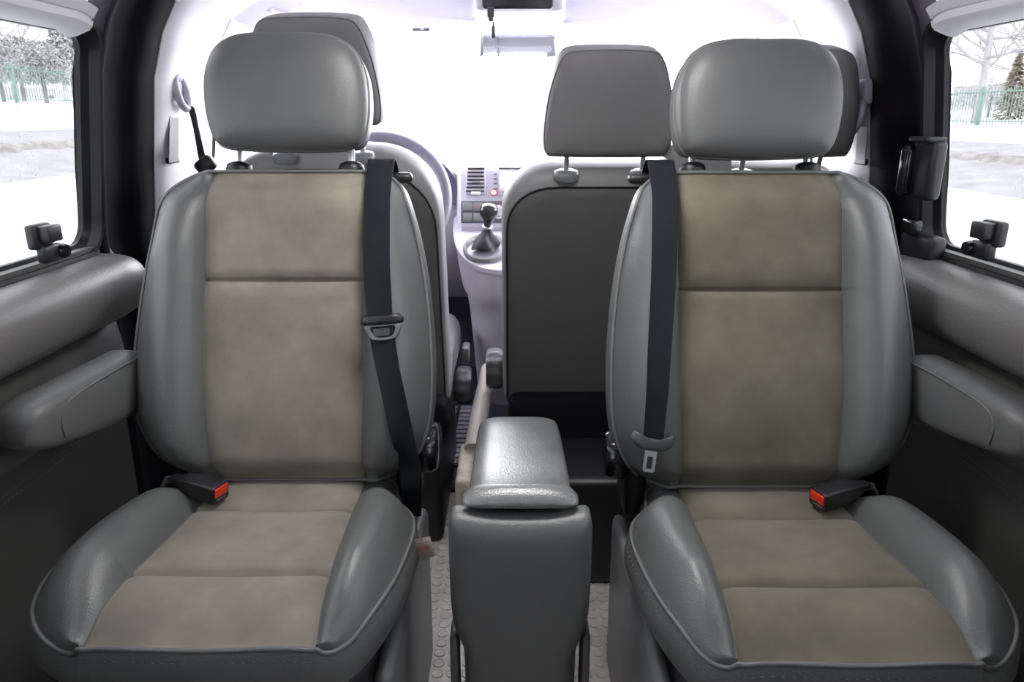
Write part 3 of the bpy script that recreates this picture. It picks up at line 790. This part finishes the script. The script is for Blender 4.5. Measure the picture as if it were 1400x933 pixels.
# instrument hood in front of the wheel
mb = MB(); secs = []
for y, w, h in ((2.34, .220, .185), (2.40, .225, .187), (2.50, .215, .17), (2.62, .18, .10)):
    secs.append([V((-.39+w*cos(pi*k/24), y+.05*(1-sin(pi*k/24)), .80+h*sin(pi*k/24)**.7)) for k in range(25)])
mb.rings(secs, closed=True); mb.build('instrument_hood', M['dash_dark'], da)
# centre stack
def stack_pt(u, v): return on_plane(u, v, V((0, 2.36, .86)), V((0, -1, .22)).normalized())
sa, sb, sc_, sd = stack_pt(628, 214), stack_pt(628, 312), V((.30, 0, 0)), 0
mb = MB(); pr = [(2.60, .92), (2.40, .925), (2.355, .912), (2.345, .89), (2.315, .74), (2.33, .70), (2.60, .66)]
mb.rings([[V((x, y+dy, z)) for y, z in pr] for x, dy in ((-.178, .06), (-.170, .012), (-.160, 0), (.28, 0), (.29, .05))]); st = mb.build('center_stack', M['dash'], da, sharp=30)
SN = V((0, -1, .2)).normalized(); SP0 = V((0, 2.345, .89))
def spt(u, v, d=0): return on_plane(u, v, SP0, SN) + SN*d
sr = Matrix((V((1, 0, 0)), -SN, V((1, 0, 0)).cross(-SN))).transposed()
def panel(name, u0, v0, u1, v1, m, d=.002, th=.008, parent=st, bev=.003):
    a, b = spt(u0, v0), spt(u1, v1); c = (a+b)/2 + SN*d
    sx_ = abs(b.x-a.x); sz_ = math.hypot(b.z-a.z, b.y-a.y)
    return MB().box(c, (sx_, th, sz_), sr, bev).build(name, m, parent)
vt = panel('air_vent', 637, 228, 664, 266, M['dash'], .001)
for k in range(7):
    v0 = 230+k*5.1
    panel('vent_slot', 638.5+(-.45*k if k < 7 else 0)+1.5, v0, 662, v0+2.3, M['black'], .0045, .006, vt, .0005)
panel('vent_tab', 645, 248.5, 657, 252, M['grey_plastic'], .008, .01, vt)
panel('vent_wheel', 644, 262, 657, 267, M['light_trim'], .004, .01, vt)
bz = panel('switch_bezel', 630, 275, 690, 305, M['grey_plastic'], .001)
for (u0, v0) in ((633, 277.5), (647, 277.5), (633, 291.5), (647, 291.5)):
    b_ = panel('switch', u0, v0, u0+13.2, v0+11.5, M['pewter'], .004, .008, bz)
    if (u0, v0) == (647, 277.5):
        # small red warning triangle on the upper right switch
        c = spt(653.5, 284, .0095); r1 = .0045; mb = MB()
        up = V((1, 0, 0)).cross(-SN)
        tri = [c+up*r1, c-up*r1*.6+V((r1*.9, 0, 0)), c-up*r1*.6-V((r1*.9, 0, 0))]
        tri2 = [c+(p-c)*.55 for p in tri]
        mb.rings([tri, tri2], cap0=False, cap1=False); mb.build('warning_triangle', M['red'], b_, recalc=False)
c = spt(682, 290, .006); mb = MB(); mb.lathe([(.001, .012), (.013, .012), (.016, .008), (.017, -.004)], frame(c, (1, 0, 0), V((1, 0, 0)).cross(-SN), SN)); dk = mb.build('climate_dial', M['dash'], bz)
mb = MB(); mb.lathe([(.017, .0), (.0215, .001), (.0215, -.004)], frame(c, (1, 0, 0), V((1, 0, 0)).cross(-SN), SN)); mb.build('dial_ring', M['white_mark'], dk)
panel('red_mark', 684, 280.5, 689, 282.5, M['red'], .006, .004, bz, .0005)
rd = panel('radio', 681, 229, 760, 268, M['dash'], .001)
panel('radio_screen', 683, 231, 757, 262, M['light_trim'], .004, .008, rd)
panel('radio_edge', 682, 229.5, 758, 232, M['grey_plastic'], .006, .008, rd, .0005)
for k in range(4): panel('radio_key', 675, 238+k*6.5, 680, 239.2+k*6.5, M['grey_plastic'], .005, .006, st, .0005)
c = spt(675, 264, .006); mb = MB(); mb.lathe([(.001, .007), (.007, .007), (.0085, .003), (.0085, -.003)], frame(c, (1, 0, 0), V((1, 0, 0)).cross(-SN), SN)); vk = mb.build('volume_knob', M['light_trim'], st)
mb = MB(); mb.lathe([(.0085, .002), (.0105, .001), (.0105, -.003)], frame(c, (1, 0, 0), V((1, 0, 0)).cross(-SN), SN)); mb.build('red_ring', M['red'], vk, label='red ring round the knob')
# gear console: D-shaped shelf narrowing downward
mb = MB(); secs = []
for z, w, yf, cxx in ((.662, .16, 2.15, .0), (.655, .185, 2.105, .0), (.645, .192, 2.09, .0), (.632, .190, 2.093, .0), (.622, .183, 2.108, 0), (.575, .180, 2.125, 0), (.53, .170, 2.15, .005), (.518, .162, 2.165, .01), (.45, .152, 2.20, .01), (.30, .14, 2.22, .01), (.16, .13, 2.25, .01)):
    ring = []
    for k in range(33):
        a = pi*k/32
        ring.append(V((cxx+w*math.copysign(abs(cos(a))**.7, cos(a)), 2.45-(2.45-yf)*sin(a)**.8, z+.34*sm(.50, .60, z)*(.33-(2.45-2.12)*sin(a)**.8))))
    secs.append(ring)
mb.rings(secs, closed=True); gc = mb.build('gear_console', M['dash'], da, sharp=35)
# gear lever
gl = thing('gear_lever', 'gear lever with round dark knob and leather boot on the dashboard console', 'gear lever', at(664, 343, y=2.20)+V((0, 0, .008)))
b0 = ORG[gl.name]
Pg = frame(b0, (1, 0, 0), (0, 1, .34), (0, -.34, 1))
n = 32
mb = MB(); mb.rings([[Pg(.068*r*cos(2*pi*k/n), .085*r*sin(2*pi*k/n), z) for k in range(n)] for r, z in ((1.0, -.006), (1.0, .004), (.96, .008), (.90, .007), (.84, 0.0))], cap0=False, cap1=False); mb.build('boot_ring', M['pewter'], gl)
k0 = at(668, 292, y=b0.y-.03)
mb = MB(); secs = []
for i in range(9):
    t = i/8; c = b0.lerp(k0, t*.55) ; r = .027*cos(t*pi/2)**1.5 + .012
    secs.append([c+V((r*(1+.16*sin(4*a+5*t))*cos(a), r*1.15*(1+.16*sin(4*a+5*t))*sin(a), .004*sin(3*a+1))) for a in [2*pi*k/n for k in range(n)]])
mb.rings(secs); mb.build('boot', M['boot'], gl)
ax = (k0-b0).normalized(); ex = V((1, 0, 0)); ex = (ex-ax*ex.dot(ax)).normalized(); Pk = frame(b0.lerp(k0, .52), ex, ax.cross(ex), ax); Lk = (k0-b0).length*.48
mb = MB(); mb.lathe([(.010, 0), (.0115, .005), (.0115, Lk*.15), (.013, Lk*.2), (.014, Lk*.25), (.011, Lk*.3), (.0125, Lk*.45), (.019, Lk*.72), (.0255, Lk*.95), (.0275, Lk*1.15), (.025, Lk*1.38), (.017, Lk*1.52), (.001, Lk*1.57)], Pk, 28); mb.build('knob', M['gloss'], gl)
mb = MB(); mb.lathe([(.0135, Lk*.16), (.016, Lk*.19), (.016, Lk*.25), (.0135, Lk*.28)], Pk, 28); mb.build('collar', M['steel'], gl)
mb = MB(); tw = V((0, 0, 1)); kt = Pk(0, -.011, Lk*1.475)
kn = (ax*.85+V((0, -.5, 0))).normalized(); ky = ex.cross(kn).normalized()*-1
for x in (-.006, 0, .006): mb.box(kt+ex*x+kn*.0006, (.0012, .0012, .010), Matrix((ex, kn, kn.cross(ex)*-1)).transposed())
mb.box(kt+kn*.0006, (.0132, .0012, .0012), Matrix((ex, kn, kn.cross(ex)*-1)).transposed()); mb.build('shift_pattern', M['white_mark'], gl)

# steering wheel
sw = thing('steering_wheel', 'dark steering wheel partly hidden behind the driver seat', 'steering wheel', (-.375, 2.1, .83))
wc = V((-.376, 2.05, .850)); wt = R(30); wU = V((0, sin(wt), cos(wt))); wN = V((0, -cos(wt), sin(wt)))
Pw = lambda x, h, d: wc + V((x, 0, 0)) + wU*h + wN*d
mb = MB(); mb.tube([Pw(.192*cos(a), .192*sin(a), 0) for a in [2*pi*k/64 for k in range(64)]], .0185, 14, closed=True); mb.build('rim', M['wheel'], sw)
mb = MB(); mb.pad(sp2([(0, .06), (.05, .055), (.085, .03), (.08, -.03), (.04, -.07), (0, -.075)], 5), [(0, .03), (.6, .027), (.9, .015), (1, 0), (.9, -.03), (0, -.03)], Pw); mb.build('hub', M['wheel'], sw)
for a in (R(15), R(165), R(250), R(290)):
    mb = MB(); mb.tube([Pw(.06*cos(a), .06*sin(a), 0), Pw(.185*cos(a), .185*sin(a), -.002)], .016, 10, flat=.5); mb.build('spoke', M['wheel'], sw)
mb = MB(); mb.tube([Pw(0, 0, -.02), Pw(0, 0, -.35)], .04, 16); mb.build('column', M['dash_dark'], sw)
ss = at(612, 284, y=2.22); mb = MB(); mb.tube([wc+V((.04, .12, .0)), ss+V((-.05, .0, .0)), ss], [.009, .009, .011], 10); mb.build('stalk', M['grey_plastic'], sw)

# handbrake, its cover, mat
hb = thing('handbrake', 'pale grey handbrake lever between the driver seat and the passenger bench', 'handbrake', (-.11, 1.75, .0))
a, b = at(648, 615, y=1.76), at(667, 503, y=2.02)
mb = MB(); d = b-a
mb.tube([a, a.lerp(b, .45), a.lerp(b, .72), a.lerp(b, .73), a.lerp(b, .95), b, b+d*.012], [.027, .025, .022, .0215, .0205, .018, .006], 16); mb.build('grip', M['lever'], hb)
mb = MB(); mb.tube([b-d*.02, b+d*.035], [.008, .0075], 12); mb.build('button', M['light_trim'], hb)
q = at(626, 655, y=1.66)
mb = MB(); mb.box((-.118, 1.70, .115), (.042, .22, .23), bev=.012, seg=3); mb.build('bracket_cover', M['beige_plastic'], hb, label='beige scuffed bracket cover')
fm = thing('floor_mat', 'grey ribbed rubber mat in the driver footwell beside the handbrake', 'mat', (-.2, 2.35, .02))
mb = MB(); mb.box((-.20, 2.32, .028), (.17, .50, .012), bev=.004); mb.build('base', M['black'], fm)
mb = MB()
for j in range(13):
    for i in range(2): mb.box((-.235+i*.075, 2.09+j*.037, .036), (.064, .026, .006), bev=.002)
mb.build('ribs', M['mat_grey'], fm)

# ------------------------------------------------------------------ roof fittings in front
def visor(label, u0, u1, vb, flip):
    y = 2.13
    a, b = at(u0, vb, y=y+.08), at(u1, vb, y=y+.08)
    w = (b.x-a.x)/2; xc = (a.x+b.x)/2; z0 = a.z
    t = thing('sun_visor', label, 'sun visor', (xc, y, z0), 'sun visors')
    lp = [(p.x, p.y) for p in spline([(-w+.02, .0), (w*.6, 0), (w-.05, .012), (w-.008, .045), (w, .09), (w-.01, .13), (w-.04, .14), (-w+.03, .14), (-w, .12), (-w, .02)], 5)]
    if flip: lp = [(-x, h) for x, h in lp]
    tl = R(62)
    up = V((0, -sin(tl), cos(tl))); nn = V((0, -cos(tl), -sin(tl)))
    P = lambda x, h, d: V((xc+x, y+.08, z0)) + up*h + nn*d
    mb = MB(); mb.pad(lp, [(0, .008), (.8, .008), (.95, .006), (1, 0), (.95, -.006), (0, -.006)], P); mb.build('panel', M['visor'], t)
    mb = MB(); mb.tube([P(-w*.9 if not flip else w*.9, .13, 0), P(w*.9 if not flip else -w*.9, .13, 0)], .006, 8); mb.build('hinge_rod', M['light_trim'], t)
    return t
visor('pale lavender sun visor above the driver, left of the overhead screen', 402, 648, 28, True)
visor('pale lavender sun visor above the passengers, right of the overhead screen', 772, 1030, 31, False)
oc = thing('overhead_screen', 'dark folded screen in a white ceiling console at the top of the picture', 'screen', at(715, 10, y=2.12))
a, b = at(651, 21, y=2.12), at(768, 21, y=2.12)
xc, wz = (a.x+b.x)/2, (b.x-a.x)
mb = MB(); mb.box((xc, 2.10, a.z+.035), (wz, .14, .07), bev=.014, seg=3); mb.build('housing', M['visor'], oc)
a2, b2 = at(659, 12.5, y=2.02), at(756, 12.5, y=2.02)
mb = MB(); mb.box(((a2.x+b2.x)/2, 2.03, a2.z+.030), (b2.x-a2.x, .025, .06), bev=.008, seg=3); mb.build('screen', M['screen'], oc)
kf = thing('hanging_fob', 'small black clip and fob dangling from the overhead screen', 'fob', at(672, 30, y=2.0))
p = at(671, 17, y=2.0); mb = MB(); mb.box(p, (.0175, .012, .024), bev=.002); mb.box(p+V((0, 0, -.016)), (.013, .010, .010), bev=.002); mb.build('clip', M['grey_plastic'], kf)
q0, q1 = at(674, 25, y=2.0), at(675, 34, y=2.0)
mb = MB(); mb.tube([p+V((.004, 0, -.018)), q0, q1], .0012, 6); mb.build('cord', M['steel'], kf)
q = at(674.5, 44, y=2.0); mb = MB(); mb.box(q, (.0105, .008, .030), bev=.003); mb.box(q+V((0, 0, .019)), (.006, .006, .012), bev=.002); mb.build('fob', M['grey_plastic'], kf)
mi = thing('rear_view_mirror', 'rear-view mirror hanging in front of the bright windscreen', 'mirror', at(708, 62, y=2.38))
a, b = at(655, 47, y=2.36), at(761, 78, y=2.36); c = (a+b)/2; w, h = (b.x-a.x)/2, (a.z-b.z)/2
lp = [(p.x, p.y) for p in spline([(-w*.92, -h), (0, -h*1.02), (w*.94, -h), (w, -h*.6), (w*.97, h*.4), (w*.9, h), (0, h*1.02), (-w*.88, h), (-w*.97, h*.5), (-w, -h*.6)], 4)]
Pm = lambda x, hh, d: c + V((x, 0, hh)) + V((0, -1, -.12)).normalized()*d
mb = MB(); mb.pad(lp, [(0, 0), (.95, 0), (.97, .004), (1, .003), (1.01, -.01), (.9, -.03), (0, -.035)], Pm); mb.build('housing', M['light_trim'], mi)
lp2 = [(x*.95, hh*.93) for x, hh in lp]
mb = MB(); mb.pad(lp2, [(0, .002), (1, .002), (1, -.002), (0, -.002)], Pm); mb.build('mirror_glass', M['mirror'], mi)
mb = MB(); mb.box(Pm(-w*.93, 0, .005), (.008, .012, h*1.7), bev=.003); mb.build('end_cap', M['grey_plastic'], mi)
mb = MB(); mb.tube([c+V((0, .03, .0)), c+V((0, .05, .06)), c+V((0, .06, .10))], .010, 10); mb.build('stem', M['light_trim'], mi)
p = at(576, 40, y=2.30); mb = MB(); mb.box(p, (.052, .012, .011), bev=.003); sk = mb.build('toll_box', M['grey_plastic'])
tag(sk, 'small dark strip-shaped device near the windscreen top, right of the driver headrest', 'device')
mb = MB(); mb.box(p+V((.004, -.0075, 0)), (.010, .002, .003)); mb.build('logo', M['white_mark'], sk)
def grab(label, c0, c1, s):
    t = thing('grab_handle', label, 'grab handle', c0, 'grab handles on the roof edge')
    d = c1-c0
    pts = spline([c0, c0+V((-s*.025, 0, -.022))+d*.12, c0+V((-s*.034, 0, -.030))+d*.5, c1+V((-s*.025, 0, -.022))-d*.12, c1], 6, closed=False)
    mb = MB(); mb.tube(pts, .011, 12); mb.build('bar', M['light_trim'], t)
    for p in (c0, c1):
        mb = MB(); mb.box(p+V((s*.006, 0, .004)), (.03, .045, .03), bev=.01, seg=3); mb.build('mount', M['dash'], t)
grab('pale curved grab handle at the top right above the right headrest', at(1040, 12, y=2.32), at(1076, 8, y=2.05), 1)
grab('pale grab handle at the top left above the driver headrest', at(383, 4, y=2.30), at(352, 2, y=2.05), -1)

# ------------------------------------------------------------------ outside: snowy street on both sides
GZ = -.55
def strip_mesh(name, m, prof, y0=-60, y1=120, label=None):
    mb = MB(); mb.rings([[V((x, y, z)) for x, z in prof] for y in (y0, y1)], closed=False, cap0=False, cap1=False)
    return struct(mb.build(name, m, sharp=0, recalc=False), label)
def gz(u, v, x): return at(u, v, x=x).z
lx0, lx1, lx2 = -12.5, -20, -22
lz1, lz2 = gz(50, 177, lx1), gz(50, 142, lx2)
rx0, rx1, rx2 = 10, 17, 19
rz1, rz2 = gz(1362, 194, rx1), gz(1362, 173, rx2)
lz0, rz0 = gz(50, 245, lx0), gz(1362, 267, rx0)
strip_mesh('ground', M['snow'], [(-90, lz2+3), (lx2, lz2), (lx1, lz1+.02), (lx1+.01, lz1-.1), (lx0-.01, lz0-.1), (lx0, lz0), (-4, GZ), (4, GZ), (rx0, rz0), (rx0+.01, rz0-.1), (rx1-.01, rz1-.1), (rx1, rz1+.02), (rx2, rz2), (90, rz2+3)], label='snow covered ground outside')
for o, (x0, z0, x1, z1) in (('ground_road', (lx0, lz0, lx1, lz1)), ('ground_road', (rx0, rz0, rx1, rz1))):
    strip_mesh(o, M['slush'], [(x0, z0-.03), (x0*.62+x1*.38, z0*.62+z1*.38+.0), (x0*.5+x1*.5, z0*.5+z1*.5+.10), (x0*.42+x1*.58, z0*.42+z1*.58), (x1, z1-.03)], label='grey slushy road on the %s' % ('left' if x0 < 0 else 'right'))
mbs = []
for s, x0, z0, x1, z1 in ((-1, lx0, lz0, lx1, lz1), (1, rx0, rz0, rx1, rz1)):
    mb = MB(); k = .5; secs = []
    for j in range(80):
        y = 8+j*.55; xx = x0*(1-k)+x1*k + random.uniform(-.1, .1); zz = z0*(1-k)+z1*k; hh = .16+random.uniform(0, .12)
        secs.append([V((xx-.5, y, zz-.05)), V((xx-.25, y, zz+hh*.8)), V((xx+.05, y, zz+hh)), V((xx+.3, y, zz+hh*.6)), V((xx+.5, y, zz-.05))])
    mb.rings(secs, closed=False); struct(mb.build('ground_slush', mat('dirty_snow', (.30, .28, .27), .9, var=.4, vscale=3)), 'ridge of dirty slush along the %s road' % ('left' if s < 0 else 'right'))
def fence(s, x, z, y0, y1, h, label):
    t = thing('fence', label, 'fence', (x, (y0+y1)/2, z), 'green picket fences across the street')
    mb = MB(); y = y0
    while y < y1: mb.box((x, y, z+h*.5), (.022, .022, h*.92)); y += .2
    mb.build('picket_panel', M['fence'], t, sharp=0)
    mb = MB()
    for zz in (.12, .86): mb.box((x, (y0+y1)/2, z+h*zz), (.05, y1-y0, .05))
    mb.build('rails', M['fence'], t, sharp=0)
    y = y0
    while y < y1+.1:
        MB().box((x, y, z+h*.5-.1), (.11, .11, h+.2)).build('post', M['fence'], t, sharp=0); y += 5.0
fence(-1, lx2-.5, lz2, 25, 60, 1.75, 'green picket fence beyond the road seen through the left side window')
fence(1, rx2+.5, rz2, 17, 50, 1.55, 'green picket fence beyond the road seen through the right side window')

def bare_tree(c, h, m, label, seed, spread=1.0, lean=(0, 0), group=None):
    rnd = random.Random(seed); t = thing('bare_tree', label, 'tree', c, group); tr, brn = MB(), MB()
    top = V(c)+V((lean[0], lean[1], h*.55))
    tr.tube([V(c)-V((0, 0, .3)), V(c).lerp(top, .5)+V((.1, .1, 0)), top], [h*.028, h*.022, h*.016], 8); tr.build('trunk', m, t)
    def grow(p, d, l, r, lv):
        pts = [p]; q = p
        for k in range(3):
            d = (d + V((rnd.uniform(-.3, .3), rnd.uniform(-.3, .3), rnd.uniform(-.18, .2)))).normalized(); q = q+d*l/3; pts.append(q)
        brn.tube(pts, [r, r*.8, r*.6, r*.4], 5)
        if lv:
            for k in range(4 if lv > 1 else 3):
                dd = (d + V((rnd.uniform(-1, 1), rnd.uniform(-1, 1), rnd.uniform(-.5, .6)))*.9).normalized()
                grow(pts[1+k % 3], dd, l*.62, r*.5, lv-1)
    for k in range(8):
        a = k*2.4+rnd.random(); st_ = V(c).lerp(top, .55+.45*k/7)
        grow(st_, V((cos(a)*spread, sin(a)*spread, rnd.uniform(.1, .9))).normalized(), h*.34, h*.011, 3)
    brn.build('branches', m, t, sharp=0); return t
def conifer(c, h, m, label, seed, w=.32, group=None):
    rnd = random.Random(seed); t = thing('snowy_conifer', label, 'tree', c, group)
    MB().tube([V(c)-V((0, 0, .3)), V(c)+V((0, 0, h*.9))], [h*.03, h*.006], 8).build('trunk', M['bark'], t)
    mb = MB(); N_ = 800
    for k in range(N_):
        f = (k/N_); z = h*(.06+.94*f); r = h*w*(1-f)**.8*rnd.uniform(.45, 1); a = rnd.random()*2*pi
        p = V(c)+V((r*cos(a), r*sin(a), z)); s_ = h*.05*rnd.uniform(.6, 1.2)
        d1 = V((cos(a), sin(a), -.35))*s_; d2 = V((-sin(a), cos(a), rnd.uniform(-.4, .4)))*s_*.5; d3 = V((0, 0, s_*.2))
        mb.add([p-d1, p+d2, p+d1, p-d2, p+d3], [(0, 1, 4), (1, 2, 4), (2, 3, 4), (3, 0, 4), (0, 3, 2, 1)])
    mb.build('foliage', m, t, sharp=0, recalc=False); return t
def shrub(c, h, w, m, label, seed, group=None):
    rnd = random.Random(seed); t = thing('frosted_shrub', label, 'shrub', c, group)
    MB().tube([V(c)-V((0, 0, .3)), V(c)+V((0, 0, h*.6))], h*.03, 6).build('stem', M['bark'], t)
    mb = MB()
    for k in range(1700):
        a, e = rnd.random()*2*pi, rnd.uniform(-.4, 1); q = rnd.random()**.4
        p = V(c)+V((w*q*cos(a)*math.sqrt(max(0, 1-e*e)), w*q*sin(a)*math.sqrt(max(0, 1-e*e)), h*(.5+.5*q*e))); s_ = h*.036*rnd.uniform(.5, 1.2)
        d1 = V((rnd.uniform(-1, 1), rnd.uniform(-1, 1), rnd.uniform(-1, 1))).normalized(); d2 = d1.orthogonal().normalized(); d3 = d1.cross(d2)
        mb.add([p-d1*s_, p+d2*s_*.5, p+d1*s_, p-d2*s_*.5, p+d3*s_*.3], [(0, 1, 4), (1, 2, 4), (2, 3, 4), (3, 0, 4), (0, 3, 2, 1)])
    mb.build('foliage', m, t, sharp=0, recalc=False); return t
def ground_at(x): return rz2 if x > 0 else lz2
def out_pt(u, x): 
    d = ray(u, 150); k = x/d.x; return V((x, d.y*k, ground_at(x)+.0))
bare_tree(out_pt(1336, 20.6), 7.5, M['far_bark'], 'tall bare tree behind the right-hand fence', 3, .9)
bare_tree(out_pt(1397, 34), 9, M['far_bark'], 'thin bare tree farther back behind the right-hand fence', 9, .9)
conifer(out_pt(1381, 24.8), 3.4, M['conifer'], 'small brownish conifer behind the right-hand fence', 4, .24)
shrub(out_pt(1352, 27), 2.6, 2.2, M['frost'], 'grey frosted shrub at the foot of the bare tree', 5)
for k, (u, x, h, w) in enumerate(((8, -25.5, 3.4, 1.3), (36, -29.5, 4.2, 1.5), (66, -25.5, 3.4, 1.3), (106, -27.0, 5.0, 1.2))):
    shrub(out_pt(u, x), h, w, M['frost'], ['grey frosted shrub at the left edge of the left window', 'broad frosted shrub left of the window middle behind the fence', 'frosted shrub beside the tall one behind the left fence', 'tall frosted shrub near the front edge of the left window'][k], 20+k, 'frosted shrubs behind the left fence')
bare_tree(out_pt(18, -36), 8.5, M['far_bark'], 'bare tree with snowy branches seen in the left side window', 12, 1.0, (0, 1))
bare_tree(out_pt(92, -44), 10, M['far_bark'], 'bare tree beside the tall shrub in the left side window', 14, 1.0)
def house(c, L, D, H, label, snow_roof=True):
    t = thing('house', label, 'house', c); c = V(c)
    MB().box(c+V((0, 0, H/2)), (D, L, H)).build('wall', M['house'], t, sharp=30)
    mb = MB(); r = [(-D/2-.4, H-.1), (0, H+D*.42), (D/2+.4, H-.1), (D/2+.4, H+.2), (0, H+D*.42+.35), (-D/2-.4, H+.2)]
    mb.rings([[c+V((x, y, z)) for x, z in r] for y in (-L/2-.4, L/2+.4)]); mb.build('roof', M['snow'], t, sharp=30)
    for dy in (-L*.25, L*.2):
        MB().box(c+V((-math.copysign(D/2+.02, c.x), dy, H*.55)), (.08, 1.2, 1.3)).build('house_window', M['grey_plastic'], t, sharp=30)
house(out_pt(1425, 46), 14, 8, 3.2, 'pale house with snow covered roof in the right side window')
house(out_pt(10, -75), 20, 9, 3.6, 'pale house with snow covered roof in the left side window')
# snowflakes stuck on the left and right panes
mb = MB()
for s, cnt in ((-1, 190), (1, 40)):
    for k in range(cnt):
        y, z = random.uniform(.95, 1.295), random.uniform(.93, 1.17) if random.random() < .8 else random.uniform(.87, 1.0)
        if s > 0: z = random.uniform(.86, 1.0)
        x = XW(z)+.034; r = random.uniform(.0006, .0019)
        mb.rings([[V((s*(x+dx), y+r*q*cos(2*pi*a/6), z+r*q*sin(2*pi*a/6))) for a in range(6)] for q, dx in ((.9, 0), (1, .0006), (.5, .0014))])
tag(mb.build('snowflakes', M['flake'], sharp=0), 'white snowflakes stuck to the outside of the side windows', 'snow', kind='stuff')

# ------------------------------------------------------------------ light
# dome lamp in the ceiling above the captain seats
la = bpy.data.lights.new('dome_light', 'AREA'); la.shape = 'RECTANGLE'; la.size = .30; la.size_y = .16; la.energy = 5.2; la.color = (1, .985, .96)
lo_ = bpy.data.objects.new('dome_light', la); COL.objects.link(lo_); lo_.location = (.01, 1.0, 1.352)
mb = MB(); mb.box((.01, 1.0, 1.372), (.34, .20, .03), bev=.008); struct(mb.build('ceiling_lamp', M['light_trim']), 'dome lamp housing in the ceiling')
w = bpy.data.worlds.new('overcast'); sc.world = w; w.use_nodes = True
nt = w.node_tree; bg = nt.nodes['Background']; bg.inputs['Color'].default_value = (.97, .975, 1.0, 1); bg.inputs['Strength'].default_value = 16.0
sc.view_settings.view_transform = 'Standard'; sc.view_settings.look = 'None'; sc.view_settings.gamma = 1; sc.view_settings.exposure = 0
sc.view_settings.use_curve_mapping = False
sc.cycles.use_denoising = True
sc.cycles.max_bounces = 10; sc.cycles.transparent_max_bounces = 12; sc.cycles.diffuse_bounces = 6
sc.cycles.sample_clamp_indirect = 8
